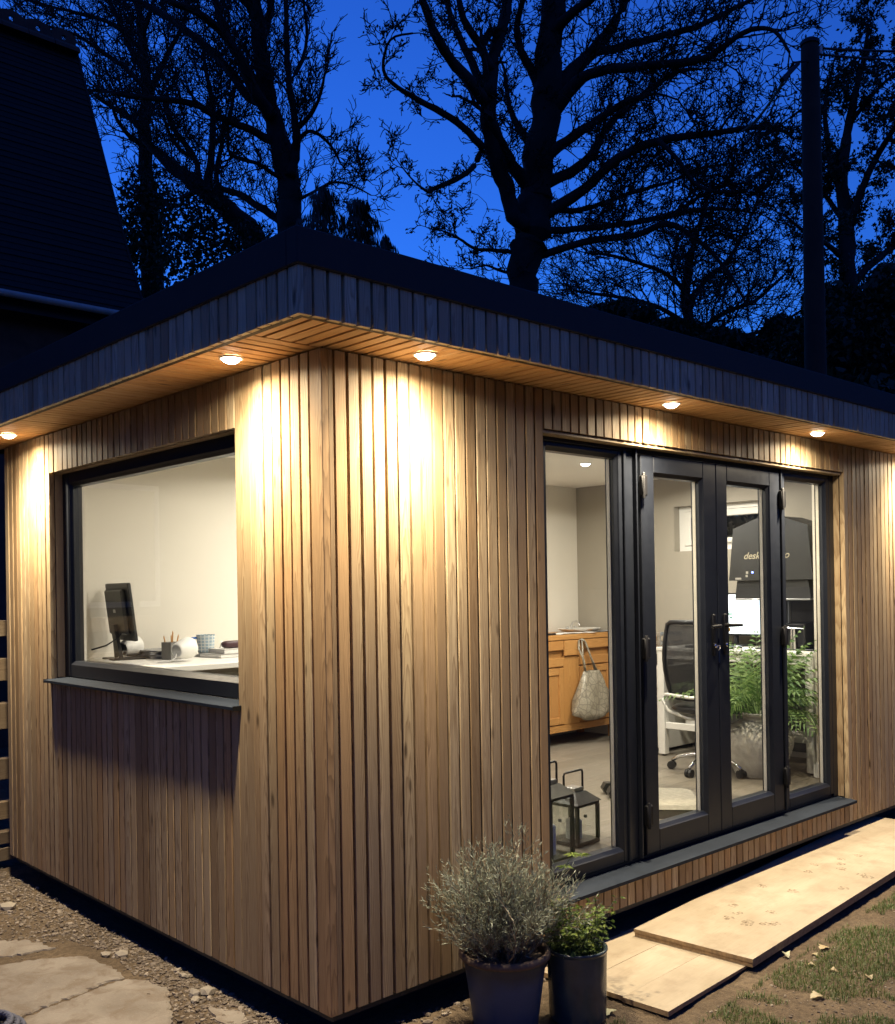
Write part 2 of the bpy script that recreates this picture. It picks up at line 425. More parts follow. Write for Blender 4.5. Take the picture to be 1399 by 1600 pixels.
# ---- roof, edge trim, fascia and soffit
XR, YB = XE + D_, L_ + D_
MB().box(-D_ + 0.03, -D_ + 0.03, S + 0.15, XR - 0.03, YB - 0.03, RF - 0.03).build('roof', M['roof'], studio)
e = 0.012
tr = MB()
tr.cbox(-D_ - e, -D_ - e, F_ - 0.004, XR + e, -D_ + 0.05, RF, 0.004)
tr.cbox(-D_ - e, -D_ + 0.0503, F_ - 0.004, -D_ + 0.05, YB + e, RF, 0.004)
tr.cbox(-D_ + 0.0503, YB - 0.05, F_ - 0.004, XR + e, YB + e, RF - 0.002, 0.004)
tr.cbox(XR - 0.05, -D_ + 0.0503, F_ - 0.004, XR + e, YB - 0.0503, RF - 0.002, 0.004)
tr.build('roof_edge', M['roof'], studio)
fb = MB()
fb.box(-D_ + 0.022, -D_ + 0.022, S + 0.001, XR - 0.02, -D_ + 0.045, F_ - 0.006).box(-D_ + 0.022, -D_ + 0.0455, S + 0.001, -D_ + 0.045, YB - 0.02, F_ - 0.006)
fb.box(XR - 0.045, -D_ + 0.0455, S + 0.001, XR - 0.02, YB - 0.02, F_ - 0.006).box(-D_ + 0.0455, YB - 0.045, S + 0.001, XR - 0.0455, YB - 0.02, F_ - 0.006)
fascia = fb.build('fascia', M['membrane'], studio)
front_board(fascia, -D_ + 0.0206, -D_ + 0.0535, S, F_ - 0.0045, -D_, 'fascia_board', 'larch_fascia', 0.020)
for xa, xb in spans(-D_ + 0.0575, XR, 100):
    g = random.choice(_gs)
    front_board(fascia, xa + g/2, xb - g/2, S + random.uniform(-0.001, 0.001), F_ - 0.0045, -D_ + jit(), 'fascia_board', 'larch_fascia', 0.020)
left_board(fascia, -D_, -D_ + 0.0585, S, F_ - 0.0045, -D_, 'fascia_board', 'larch_fascia', 0.020)
for ya, yb in spans(-D_ + 0.0620, YB, 61):
    g = random.choice(_gs)
    left_board(fascia, ya + g/2, yb - g/2, S + random.uniform(-0.001, 0.001), F_ - 0.0045, -D_ + jit(), 'fascia_board', 'larch_fascia', 0.020)
sb = MB()
sb.box(-D_ + 0.046, -D_ + 0.046, S + 0.026, XR - 0.046, 0.022, S + 0.04).box(-D_ + 0.046, 0.0225, S + 0.026, 0.022, YB - 0.046, S + 0.04)
soffit = sb.build('soffit', M['membrane'], studio)
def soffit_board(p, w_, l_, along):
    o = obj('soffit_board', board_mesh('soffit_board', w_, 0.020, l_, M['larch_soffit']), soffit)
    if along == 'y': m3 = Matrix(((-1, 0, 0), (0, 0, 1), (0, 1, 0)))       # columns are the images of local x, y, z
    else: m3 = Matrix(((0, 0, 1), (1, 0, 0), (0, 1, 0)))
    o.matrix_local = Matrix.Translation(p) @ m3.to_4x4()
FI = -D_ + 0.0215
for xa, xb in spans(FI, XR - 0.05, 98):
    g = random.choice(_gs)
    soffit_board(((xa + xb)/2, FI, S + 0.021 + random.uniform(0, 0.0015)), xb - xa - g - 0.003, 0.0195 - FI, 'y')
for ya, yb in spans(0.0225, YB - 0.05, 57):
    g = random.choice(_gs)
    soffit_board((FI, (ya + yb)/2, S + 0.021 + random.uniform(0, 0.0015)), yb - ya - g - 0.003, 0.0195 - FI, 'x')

# ---- eaves downlights: bezel, lens, lamp
def downlight(parent, x, y, z, lens, r=0.037, watts=0, col=WARM, stops=EAVES):
    o = MB().lathe([(0.0, -0.020), (r*0.45, -0.018), (r*0.8, -0.011), (r, 0.0), (r, 0.004), (0.0, 0.004)], 20).build('downlight', lens, parent)  # deep dome: the lens shape stands in for bloom round the lamp
    o.location = (x, y, z - 0.005)
    MB().lathe([(r + 0.001, 0.004), (r + 0.001, -0.001), (r + 0.004, -0.003), (r + 0.009, -0.002), (r + 0.011, 0.004)], 24).build('bezel', M['white'], o, angle=40)
    beam_light('downlight_lamp', o, (0, 0, -0.036), watts, col, stops, 0.03)
    return o
for x, y in [(0.374, -0.158), (2.02, -0.150), (3.54, -0.150), (5.10, -0.150), (-0.165, 0.352), (-0.165, 2.704)]:
    downlight(studio, x, y, S, M['lens'], watts=SOFFIT_W)

# ---- the inside: lining, ceiling, floor boards
li = MB()
li.box(0.1005, 0.1005, 0.10, IX0, W0, CEIL + 0.05).box(0.1005, W1, 0.10, IX0, 3.149, CEIL + 0.05).box(0.1005, W0, 0.10, IX0, W1, WB - 0.03).box(0.1005, W0, WT + 0.015, IX0, W1, CEIL + 0.05)
li.build('window_wall_lining', M['cream'], studio)
li = MB()
li.box(IX0, 0.1005, 0.10, X0 - 0.002, IY0, CEIL + 0.05).box(X1 + 0.002, 0.1005, 0.10, IX1 + 0.3, IY0, CEIL + 0.05).box(X0, 0.1005, DT + 0.015, X1, IY0, CEIL + 0.05)
li.build('door_wall_lining', M['cream'], studio)
MB().box(IX0, IY1, 0.10, IX1 + 0.3, 3.149, CEIL + 0.05).build('back_wall_lining', M['cream'], studio)
ZA, ZB_, YA_, YB_ = 1.853, 2.241, 1.09, 1.972
li = MB()
li.box(IX1, IY0, 0.10, XE - 0.061, IY1, ZA).box(IX1, IY0, ZB_, XE - 0.061, IY1, CEIL + 0.05).box(IX1, IY0, ZA, XE - 0.061, YA_, ZB_).box(IX1, YB_, ZA, XE - 0.061, IY1, ZB_)
li.build('end_wall_lining', M['taupe'], studio)
MB().box(0.1005, 0.1005, CEIL + 0.0505, XE - 0.061, 3.149, CEIL + 0.12).box(IX0 + 0.001, IY0 + 0.001, CEIL, IX1 - 0.001, IY1 - 0.001, CEIL + 0.05).build('ceiling', M['ceilingw'], studio)
fl = MB().box(0.1005, 0.1005, 0.0, XE - 0.061, 3.149, FLOOR - 0.012).build('floor', M['membrane'], studio)
yy, row = IY0 + 0.002, 0
ROT_P = Matrix(((0, 0, 1), (1, 0, 0), (0, 1, 0)))   # plank: long axis along x, face up
while yy < IY1 - 0.02:
    y2 = min(yy + 0.19, IY1 - 0.002)
    xx = IX0 + 0.002
    first = True
    while xx < IX1 - 0.02:
        x2 = min(xx + ((0.45, 1.02, 0.72)[row % 3] if first else 1.38), IX1 - 0.002)
        o = obj('plank', MB().box(-(y2 - yy)/2 + 0.0008, 0.0, 0.0008, (y2 - yy)/2 - 0.0008, 0.011, x2 - xx - 0.0008).mesh('plank', M['laminate']), fl)
        o.matrix_local = Matrix.Translation((xx, (yy + y2)/2, FLOOR - 0.0115)) @ ROT_P.to_4x4()
        xx = x2; first = False
    yy = y2; row += 1
# a boxed-in post beside the doors with its skirting
MB().box(4.50, IY0 + 0.001, FLOOR, IX1 - 0.001, 0.372, CEIL - 0.001).build('boxed_post', M['cream'], studio)
MB().cbox(4.484, IY0 + 0.002, FLOOR, 4.4995, 0.372, FLOOR + 0.10, 0.003).cbox(4.484, 0.3725, FLOOR, IX1 - 0.002, 0.388, FLOOR + 0.10, 0.003).build('skirting', M['white'], studio)
MB().cbox(IX1 - 0.016, 0.389, FLOOR, IX1 - 0.0005, IY1 - 0.02, FLOOR + 0.10, 0.003).cbox(IX0 + 0.02, IY1 - 0.016, FLOOR, IX1 - 0.02, IY1 - 0.0005, FLOOR + 0.10, 0.003).build('skirting', M['white'], studio)
# white high-level window in the end wall
hw = MB()
xf0, xf1 = IX1 + 0.085, IX1 + 0.145
hw.box(xf0, YA_, ZA, xf1, YA_ + 0.055, ZB_).box(xf0, YB_ - 0.055, ZA, xf1, YB_, ZB_).box(xf0, YA_ + 0.0555, ZB_ - 0.045, xf1, YB_ - 0.0555, ZB_).box(xf0, YA_ + 0.0555, ZA, xf1, YB_ - 0.0555, ZA + 0.045)
hw = hw.build('high_window', M['white'], studio)
sa = MB()
ya, yb, za, zb = YA_ + 0.058, YB_ - 0.058, ZA + 0.048, ZB_ - 0.048
sa.cbox(xf0 - 0.012, ya, za, xf1, ya + 0.06, zb).cbox(xf0 - 0.012, yb - 0.06, za, xf1, yb, zb).cbox(xf0 - 0.012, ya + 0.0605, zb - 0.055, xf1, yb - 0.0605, zb).cbox(xf0 - 0.012, ya + 0.0605, za, xf1, yb - 0.0605, za + 0.055)
sa.build('sash', M['white'], hw)
MB().box(xf0 + 0.02, ya + 0.0605, za + 0.0555, xf0 + 0.026, yb - 0.0605, zb - 0.0555).build('pane', M['glass'], hw)
MB().cbox(xf0 - 0.03, 1.46, za + 0.012, xf0 - 0.013, 1.60, za + 0.030).build('handle', M['white'], hw)
for x, y in [(3.75, 1.78), (1.9, 1.15), (1.9, 2.2), (3.75, 0.85), (4.45, 1.35), (0.95, 1.35)]:
    downlight(studio, x, y, CEIL, M['roomlens'], 0.038, ROOM_W, ROOMC, ROOMB)

# ---- picture window: reveal boards, frame, pane, sill
wf = MB()
fx0, fx1 = 0.074, 0.150
a, b_, c_, d2 = W0 + 0.004, W1 - 0.004, WB + 0.002, WT - 0.002
fw_ = 0.074
wf.cbox(fx0, a, c_, fx1, a + fw_, d2, 0.005).cbox(fx0, b_ - fw_, c_, fx1, b_, d2, 0.005).cbox(fx0, a + fw_ + 0.0005, d2 - 0.060, fx1, b_ - fw_ - 0.0005, d2, 0.005).cbox(fx0, a + fw_ + 0.0005, c_, fx1, b_ - fw_ - 0.0005, c_ + 0.074, 0.005)
window = wf.build('window', M['anthracite'], studio)
gy0, gy1, gz0, gz1 = a + fw_, b_ - fw_, c_ + 0.074, d2 - 0.060
bd = MB()    # sloping glazing bead
def bead_frame(mb, ax, p0, p1, q0, q1, r0, r1, w_):
    # p: horizontal axis range, q: vertical range; outer edge at depth r0, inner edge (w_ further in) at depth r1
    o4 = [(p0, q0), (p1, q0), (p1, q1), (p0, q1)]; i4 = [(p0 + w_, q0 + w_), (p1 - w_, q0 + w_), (p1 - w_, q1 - w_), (p0 + w_, q1 - w_)]
    def P(pq, r): return (r, pq[0], pq[1]) if ax == 'x' else (pq[0], r, pq[1])
    vs = [P(k, r0) for k in o4] + [P(k, r1) for k in i4] + [P(k, r1 + 0.05) for k in o4] + [P(k, r1 + 0.05) for k in i4]
    fs = []
    for i in range(4):
        j = (i + 1) % 4
        fs += [(i, j, 4 + j, 4 + i), (4 + i, 4 + j, 12 + j, 12 + i), (8 + i, 12 + i, 12 + j, 8 + j)]
    mb.add(vs, fs)
bead_frame(bd, 'x', gy0 - 0.001, gy1 + 0.001, gz0 - 0.001, gz1 + 0.001, fx0 + 0.006, fx0 + 0.022, 0.016)
bd.build('bead', M['anthracite'], window)
MB().box(0.104, gy0 + 0.001, gz0 + 0.001, 0.110, gy1 - 0.001, gz1 - 0.001).build('pane', M['glass'], window)
rb = MB().box(0.0310, W1 - 0.0035, WB + 0.001, 0.073, W1 - 0.0002, WT - 0.004).box(0.0310, W0 + 0.0002, WB + 0.001, 0.073, W0 + 0.0035, WT - 0.004).box(0.0310, W0 + 0.0002, WT - 0.0035, 0.073, W1 - 0.0002, WT - 0.0002)
rb.build('reveal', M['larch'], window)
sl = MB().prism([(-0.040, 1.083), (-0.040, 1.096), (0.0738, 1.1075), (0.0738, 1.100), (-0.033, 1.088), (-0.033, 1.083)], W0 - 0.018, W1 + 0.018, 'y')
sl.build('sill', M['alu_sill'], window)
MB().box(-0.041, W0 - 0.0215, 1.080, 0.0, W0 - 0.0185, 1.100).box(-0.041, W1 + 0.0185, 1.080, 0.0, W1 + 0.0215, 1.100).build('sill_end', M['hinge'], window)
MB().box(0.102, W0 - 0.0, WB - 0.0295, 0.30, W1, WB - 0.006).build('window_board', M['white'], window)

# ---- glazed doors: outer frame, two fixed lights, two leaves
fy0, fy1 = 0.070, 0.140
df = MB()
df.cbox(X0 + 0.002, fy0, DS + 0.012, X0 + 0.062, fy1, DT - 0.002, 0.004)
df.cbox(X1 - 0.062, fy0, DS + 0.012, X1 - 0.002, fy1, DT - 0.002, 0.004)
df.cbox(X0 + 0.0625, fy0, DT - 0.040, X1 - 0.0625, fy1, DT - 0.002, 0.004)
df.cbox(X0 + 0.0625, fy0 + 0.012, DS + 0.012, X1 - 0.0625, fy1, DS + 0.032, 0.003)
doorset = df.build('door_frame', M['anthracite'], studio)
MB().cbox(X0 + 0.001, 0.012, DT - 0.020, X1 - 0.001, 0.069, DT - 0.004, 0.003).build('head_trim', M['larch'], doorset)
for (xa, xb) in ((X0 - 0.0008, X0 + 0.0015), (X1 - 0.0015, X1 + 0.0008)):
    MB().box(xa, 0.0315, DS + 0.014, xb, 0.0695, DT - 0.021).build('jamb_lining', M['larch'], doorset)
def glazed(name, xa, xb, za, zb, sl_, sr, rt_, rb_, y0=fy0, parent=studio):
    y1 = y0 + 0.066
    mb = MB()
    mb.cbox(xa, y0, za, xa + sl_, y1, zb, 0.004).cbox(xb - sr, y0, za, xb, y1, zb, 0.004)
    mb.cbox(xa + sl_ + 0.0004, y0, zb - rt_, xb - sr - 0.0004, y1, zb, 0.004).cbox(xa + sl_ + 0.0004, y0, za, xb - sr - 0.0004, y1, za + rb_, 0.004)
    o = mb.build(name, M['anthracite'], parent)
    g = (xa + sl_ - 0.001, xb - sr + 0.001, za + rb_ - 0.001, zb - rt_ + 0.001)
    bd = MB(); bead_frame(bd, 'y', g[0], g[1], g[2], g[3], y0 + 0.004, y0 + 0.018, 0.017)
    bd.build('bead', M['anthracite'], o)
    MB().box(g[0] + 0.002, y0 + 0.032, g[2] + 0.002, g[1] - 0.002, y0 + 0.038, g[3] - 0.002).build('pane', M['glass'], o)
    # pale spacer seen at the edge of the double glazing
    MB().box(g[1] - 0.021, y0 + 0.0395, g[2] + 0.016, g[1] - 0.0165, y0 + 0.058, g[3] - 0.016).build('glazing_spacer', M['gasket'], o)
    return o
ZF0, ZF1 = DS + 0.034, DT - 0.042
glazed('fixed_light', X0 + 0.0625, 2.036, ZF0, ZF1, 0.03, 0.165, 0.022, 0.060)
# raised ribs of the post between the fixed light and the leaf
MB().cbox(1.905, fy0 - 0.012, ZF0, 1.925, fy0 + 0.002, ZF1 + 0.004, 0.003).cbox(1.992, fy0 - 0.024, ZF0, 2.003, fy0 + 0.002, ZF1 + 0.020, 0.002).build('post_rib', M['anthracite'], doorset)
leaf1 = glazed('door', 2.045, 2.7455, ZF0 + 0.006, ZF1 - 0.004, 0.112, 0.128, 0.090, 0.115, fy0 - 0.014)
leaf2 = glazed('door', 2.7505, 3.455, ZF0 + 0.006, ZF1 - 0.004, 0.112, 0.118, 0.090, 0.115, fy0 - 0.014)
glazed('fixed_light', 3.464, X1 - 0.0625, ZF0, ZF1, 0.082, 0.045, 0.022, 0.060)
MB().cbox(3.470, fy0 - 0.020, ZF0, 3.482, fy0 + 0.002, ZF1 + 0.016, 0.002).build('post_rib', M['anthracite'], doorset)
def hinge(leaf, x, z):
    mb = MB().cbox(x - 0.022, fy0 - 0.046, z - 0.055, x + 0.022, fy0 - 0.0145, z + 0.055, 0.008)
    mb.lathe([(0.009, -0.066), (0.009, 0.062), (0.006, 0.066)], 12, (x - 0.010, fy0 - 0.040, z))
    mb.build('hinge', M['hinge'], leaf, angle=40)
for z in (0.395, 1.245, 2.075):
    hinge(leaf1, 2.041, z); hinge(leaf2, 3.458, z)
def lever(leaf, x, s):
    y = fy0 - 0.014
    mb = MB().cbox(x - 0.016, y - 0.010, 1.17, x + 0.016, y - 0.0003, 1.40, 0.005)
    mb.tube([(x, y - 0.009, 1.335), (x, y - 0.050, 1.335), (x + s*0.02, y - 0.056, 1.335), (x + s*0.095, y - 0.054, 1.333)], [0.011, 0.010, 0.010, 0.008], 10)
    mb.build('lever_handle', M['hinge'], leaf, angle=40)
    MB().lathe([(0.011, 0.0), (0.011, 0.006), (0.007, 0.010)], 14).build('lock_cylinder', M['chrome'], leaf).matrix_local = Matrix.Translation((x, y - 0.0105, 1.225)) @ Matrix.Rotation(R(90), 4, 'X')
lever(leaf1, 2.694, -1); lever(leaf2, 2.812, 1)
ky = MB()
ring = [(0.014*math.cos(t), 0.0, 0.014*math.sin(t)) for t in [i*math.pi/6 for i in range(13)]]
ky.tube(ring, 0.0018, 5)
ky.cbox(-0.004, -0.0015, -0.055, 0.004, 0.0015, -0.012, 0.001).cbox(0.002, 0.002, -0.085, 0.009, 0.005, -0.020, 0.001).cbox(-0.008, -0.0015, -0.016, 0.008, 0.0015, -0.010, 0.001)
k_ = ky.build('key_bunch', M['chrome']); k_.location = (2.712, fy0 - 0.038, 1.214)
tag(k_, 'small bunch of silver keys hanging in the door lock', 'keys')
MB().tube([(2.694, fy0 - 0.026, 1.225), (2.710, fy0 - 0.038, 1.226)], 0.003, 6).build('key', M['chrome'], leaf1)
# grey sill under the doors
sl = MB().prism([(-0.048, DS - 0.020), (-0.048, DS - 0.004), (0.0698, DS + 0.010), (0.0698, DS + 0.002), (-0.040, DS - 0.010), (-0.040, DS - 0.020)], X0 - 0.004, X1 + 0.016, 'x')
sl.build('sill', M['alu_sill'], doorset)
MB().box(X0 + 0.003, 0.0705, DS - 0.022, X1 - 0.003, 0.1995, DS + 0.0115).box(X0 + 0.003, 0.1405, DS + 0.0118, X1 - 0.003, 0.1995, FLOOR - 0.001).build('threshold', M['alu_sill'], doorset)

# ================================================================ ground, path, gravel, grass
def soilmat():
    m, nt, b = nm('soil')
    pos = N(nt, 'ShaderNodeNewGeometry').outputs['Position']
    n1 = noisen(nt, pos, 3.0, 6.0, 0.65); n2 = noisen(nt, pos, 38.0, 5.0, 0.7); n3 = noisen(nt, pos, 160.0, 3.0, 0.7)
    c = ramp(nt, n1, [(0.30, (0.100,0.072,0.046)), (0.52, (0.155,0.112,0.070)), (0.72, (0.205,0.150,0.095))])
    c = mixc(nt, ramp(nt, n2, [(0.40, (0,0,0)), (0.66, (0.75,0.75,0.75))]), c, (0.066,0.047,0.030))
    c = mixc(nt, ramp(nt, n3, [(0.58, (0,0,0)), (0.72, (0.7,0.7,0.7))]), c, (0.26,0.205,0.145))
    nt.links.new(c, b.inputs['Base Color']); b.inputs['Roughness'].default_value = 0.92; b.inputs['Specular IOR Level'].default_value = 0.2
    bump(nt, b, fmath(nt, 'ADD', n2, fmath(nt, 'MULTIPLY', n3, 0.5)), 0.8, 0.02)
    return m
def slabmat():
    m, nt, b = nm('slab_concrete')
    pos = N(nt, 'ShaderNodeNewGeometry').outputs['Position']
    n1 = noisen(nt, pos, 3.2, 6.0, 0.6); n2 = noisen(nt, pos, 90.0, 4.0, 0.7); n4 = noisen(nt, pos, 9.0, 4.0, 0.6, 0.6)
    c = ramp(nt, n1, [(0.32, (0.18,0.15,0.118)), (0.55, (0.245,0.21,0.168)), (0.75, (0.30,0.26,0.21))])
    c = mixc(nt, ramp(nt, n4, [(0.46, (0,0,0)), (0.64, (0.85,0.85,0.85))]), c, (0.165,0.125,0.088))
    c = mixc(nt, ramp(nt, n2, [(0.60, (0,0,0)), (0.78, (0.6,0.6,0.6))]), c, (0.45,0.40,0.33))
    nt.links.new(c, b.inputs['Base Color']); b.inputs['Roughness'].default_value = 0.85
    bump(nt, b, fmath(nt, 'ADD', n2, n4), 0.6, 0.010)
    return m
M['soil'] = soilmat(); M['slab'] = slabmat()
def ground_h(x, y):
    if x > 0.02 and y > 0.02 and x < XE and y < L_: return GZ - 0.02
    d = max(abs(x) , abs(y))
    n = noise.noise(Vector((x*1.7, y*1.7, 3.1))) * 0.010 + noise.noise(Vector((x*6, y*6, 1.0))) * 0.006 + noise.noise(Vector((x*19, y*19, 5.0))) * 0.006 + noise.noise(Vector((x*47, y*47, 8.0))) * 0.003
    if d > 12: n = 0
    return GZ + n
def axis(lo, hi, fine0, fine1, st):
    a = []; x = fine0
    while x < fine1: a.append(x); x += st
    g = st; x = fine1
    while x < hi: a.append(x); g *= 1.35; x += g
    a.append(hi); g = st; x = fine0
    while x > lo: g *= 1.35; x -= g; a.append(max(x, lo))
    return sorted(set(round(q, 4) for q in a))
gx, gy = axis(-350, 350, -1.3, 3.6, 0.020), axis(-350, 350, -1.7, 3.4, 0.020)
vs = [(x, y, ground_h(x, y)) for y in gy for x in gx]
nx = len(gx)
fs = [(j*nx + i, j*nx + i + 1, (j+1)*nx + i + 1, (j+1)*nx + i) for j in range(len(gy) - 1) for i in range(nx - 1)]
tag(MB().add(vs, fs).build('ground', M['soil'], smooth=True), kind='structure')

# broken concrete paving: one piece of the setting, each slab its own piece
path = bpy.data.objects.new('path', None); COL.objects.link(path); tag(path, kind='structure')
def ragged(poly, amp, st, seed):
    out = []; n = len(poly); rnd = random.Random(seed)
    for i in range(n):
        a, b_ = Vector(poly[i]), Vector(poly[(i+1) % n]); l = (b_ - a).length; k = max(1, int(l / st))
        pr_ = Vector((-(b_ - a).y, (b_ - a).x)).normalized()
        for j in range(k):
            p = a + (b_ - a) * (j / k)
            if j: p = p + pr_ * rnd.uniform(-amp, amp)
            out.append((p.x, p.y))
    return out
def slab(poly, amp, seed, top):
    P_ = ragged(poly, amp*1.5, 0.018, seed); n = len(P_)
    cx = sum(p[0] for p in P_)/n; cy = sum(p[1] for p in P_)/n
    ins = [(cx + (x - cx)*0.975, cy + (y - cy)*0.975) for x, y in P_]
    vs = [(x, y, GZ - 0.05) for x, y in P_] + [(x, y, top - 0.006) for x, y in P_] + [(x, y, top) for x, y in ins]
    fs = [(i, (i+1) % n, n + (i+1) % n, n + i) for i in range(n)] + [(n + i, n + (i+1) % n, 2*n + (i+1) % n, 2*n + i) for i in range(n)] + [tuple(range(2*n, 3*n))]
    MB().add(vs, fs).build('slab', M['slab'], path)
slab([(-0.60,2.28),(-0.335,2.02),(-0.285,1.83),(-0.44,1.86),(-0.60,1.93)], 0.010, 1, GZ + 0.007)
slab([(-1.3,1.90),(-0.95,1.88),(-0.62,1.80),(-0.40,1.74),(-0.235,1.63),(-0.20,1.40),(-0.215,1.24),(-0.33,1.245),(-0.45,1.20),(-0.62,1.175),(-0.95,1.08),(-1.4,0.98)], 0.007, 2, GZ + 0.009)
slab([(-0.21,1.225),(-0.145,1.13),(-0.135,1.00),(-0.20,0.86),(-0.255,0.72),(-0.33,0.62),(-0.5,0.5),(-0.9,0.3),(-1.6,0.2),(-1.4,0.95),(-0.95,1.06),(-0.62,1.155),(-0.45,1.185),(-0.33,1.225)], 0.006, 3, GZ + 0.008)
slab([(-0.10,0.70),(-0.045,0.58),(-0.06,0.46),(-0.12,0.44),(-0.15,0.58)], 0.010, 4, GZ + 0.006)

# gravel and stones
_ico = []
for q in range(6):
    bm = bmesh.new(); bmesh.ops.create_icosphere(bm, subdivisions=1, radius=1.0)
    rr = random.Random(q)
    for p in bm.verts: p.co *= rr.uniform(0.72, 1.2)
    bm.verts.index_update(); _ico.append(([p.co.copy() for p in bm.verts], [[k.index for k in f.verts] for f in bm.faces])); bm.free()
def stone_into(mb, x, y, z, s, rnd):
    vs_, fs_ = _ico[rnd.randrange(6)]
    rot = Matrix.Rotation(rnd.uniform(0, 6.28), 3, 'Z') @ Matrix.Rotation(rnd.uniform(-0.5, 0.5), 3, 'X')
    sx, sy, sz = s*rnd.uniform(0.8, 1.35), s*rnd.uniform(0.7, 1.1), s*rnd.uniform(0.45, 0.75)
    mb.add([rot @ Vector((p.x*sx, p.y*sy, p.z*sz)) + Vector((x, y, z)) for p in vs_], fs_)
def gravmat(name, cols):
    m, nt, b = nm(name)
    g = N(nt, 'ShaderNodeNewGeometry')
    c = ramp(nt, g.outputs['Random Per Island'], [(i/(len(cols)-1), k) for i, k in enumerate(cols)])
    c = mixc(nt, fmath(nt, 'MULTIPLY', noisen(nt, g.outputs['Position'], 120.0, 4.0), 0.4), c, (0.10,0.08,0.06))
    nt.links.new(c, b.inputs['Base Color']); b.inputs['Roughness'].default_value = 0.85
    return m
M['gravel'] = gravmat('gravel', [(0.10,0.075,0.052),(0.15,0.115,0.08),(0.20,0.155,0.11),(0.12,0.092,0.065),(0.17,0.13,0.095),(0.36,0.30,0.23),(0.14,0.105,0.075)])
M['stone'] = gravmat('stone', [(0.22,0.185,0.14),(0.33,0.285,0.22),(0.26,0.22,0.17)])
rnd = random.Random(11)
gv = MB()
def on_slab(x, y): return x < -0.24 - 0.10*math.sin(3.1*y) and 0.3 < y < 1.95
for i in range(9000):                       # along the window wall, thinning away from it
    y = rnd.uniform(-0.25, 3.9); x = 0.03 - abs(rnd.gauss(0, 0.17)) - 0.0
    if y > 1.75: x = 0.03 - abs(rnd.gauss(0, 0.34))
    if x > 0.05 or (on_slab(x, y) and rnd.random() < 0.97): continue
    s = rnd.choice((0.003, 0.004, 0.004, 0.005, 0.006, 0.007, 0.011)) * rnd.uniform(0.8, 1.3)
    stone_into(gv, x, y, ground_h(min(x, 0), y) + s*0.25, s, rnd)
for i in range(900):                        # under the door wall and round the pots
    x = rnd.uniform(0.0, 5.4); y = 0.03 - abs(rnd.gauss(0, 0.10)) if x > 0.9 else 0.04 - abs(rnd.gauss(0, 0.16))
    s = rnd.choice((0.005, 0.007, 0.010, 0.014)) * rnd.uniform(0.8, 1.3)
    stone_into(gv, x, y, ground_h(x, min(y, 0)) + s*0.25, s, rnd)
for i in range(3500):                        # crumbs of earth scattered on the bare soil
    x = rnd.uniform(0.6, 4.0); y = rnd.uniform(-1.9, -0.75)
    s = rnd.choice((0.003, 0.004, 0.006)) * rnd.uniform(0.8, 1.3)
    stone_into(gv, x, y, ground_h(x, y) + s*0.2, s, rnd)
tag(gv.build('gravel', M['gravel']), 'loose pale gravel and rubble strewn along the foot of the cladding', 'gravel', kind='stuff')
stones = [(-0.085,0.855,0.032,'pale pointed stone standing at the edge of the black gap'),(-0.045,0.815,0.040,'largest pale broken stone at the edge of the black gap'),(-0.11,0.80,0.026,'flat pale stone beside the largest broken stone'),
          (-0.16,1.555,0.026,'round tan pebble in the gravel beside the paving'),(-0.105,1.50,0.030,'larger flat pebble next to the round tan one'),(-0.015,1.13,0.022,'small white lump on the gravel edge below the sill shadow'),
          (-0.03,1.05,0.024,'pair of white lumps on the gravel edge, nearer one'),(-0.23,2.62,0.045,'flat reddish brick fragment near the timber stack')]
for x, y, s, lb in stones:
    mb = MB(); stone_into(mb, 0, 0, 0, s, rnd)
    o = mb.build('stone', M['stone']); o.location = (x, y, ground_h(x, y) + s*0.30); tag(o, lb, 'stone', 'larger stones in the gravel')

# grass tufts and fallen leaves on the bare lawn
def inply(x, y):                 # keep the sheets clear
    return y > -0.80 + 0.07*(x - 1.1) and 0.98 < x < 4.9
def blade(mb, x, y, z, h, lean, a, w_):
    d = Vector((math.cos(a), math.sin(a), 0)); s_ = Vector((-d.y, d.x, 0)) * w_
    p0 = Vector((x, y, z)); p1 = p0 + Vector((0, 0, h*0.6)) + d*lean*0.35; p2 = p0 + Vector((0, 0, h)) + d*lean
    mb.add([p0 - s_, p0 + s_, p1 + s_*0.7, p1 - s_*0.7, p2], [(0,1,2,3), (3,2,4)])
gr = MB()
for i in range(120000):
    x = rnd.uniform(0.7, 5.0); y = rnd.uniform(-2.2, -0.55)
    dns = noise.noise(Vector((x*2.6, y*2.6, 9.0))) + 0.35*noise.noise(Vector((x*8, y*8, 2.0)))
    edge = abs(y - (-0.76 + 0.07*(x - 1.1)))
    if inply(x, y): continue
    if dns < -0.03 - (0.28 if edge < 0.05 else 0): continue
    h = rnd.uniform(0.008, 0.034)
    blade(gr, x, y, ground_h(x, y) - 0.003, h, rnd.uniform(0.0, 0.03), rnd.uniform(0, 6.28), rnd.uniform(0.0009, 0.0018))
for i in range(260):             # little weeds by the first pot
    x = rnd.gauss(0.36, 0.10); y = rnd.gauss(-0.30, 0.06)
    blade(gr, x, y, GZ - 0.004, rnd.uniform(0.012, 0.035), rnd.uniform(0.005, 0.03), rnd.uniform(0, 6.28), 0.002)
tag(gr.build('grass', M['grass']), 'thin patchy lawn grass on the bare earth before the boards', 'grass', kind='stuff')
def leafpoly(n=9, lobes=0.0, ln=1.0, wd=0.45, seed=0):
    rr = random.Random(seed); L = []; Rr = []
    for i in range(n + 1):
        t = i / n; w_ = wd * math.sin(math.pi * t) ** 0.8 * (1 + lobes * (math.sin(t * 16) * 0.5)) * rr.uniform(0.85, 1.1)
        L.append((t*ln, w_)); Rr.append((t*ln, -w_))
    return L, Rr
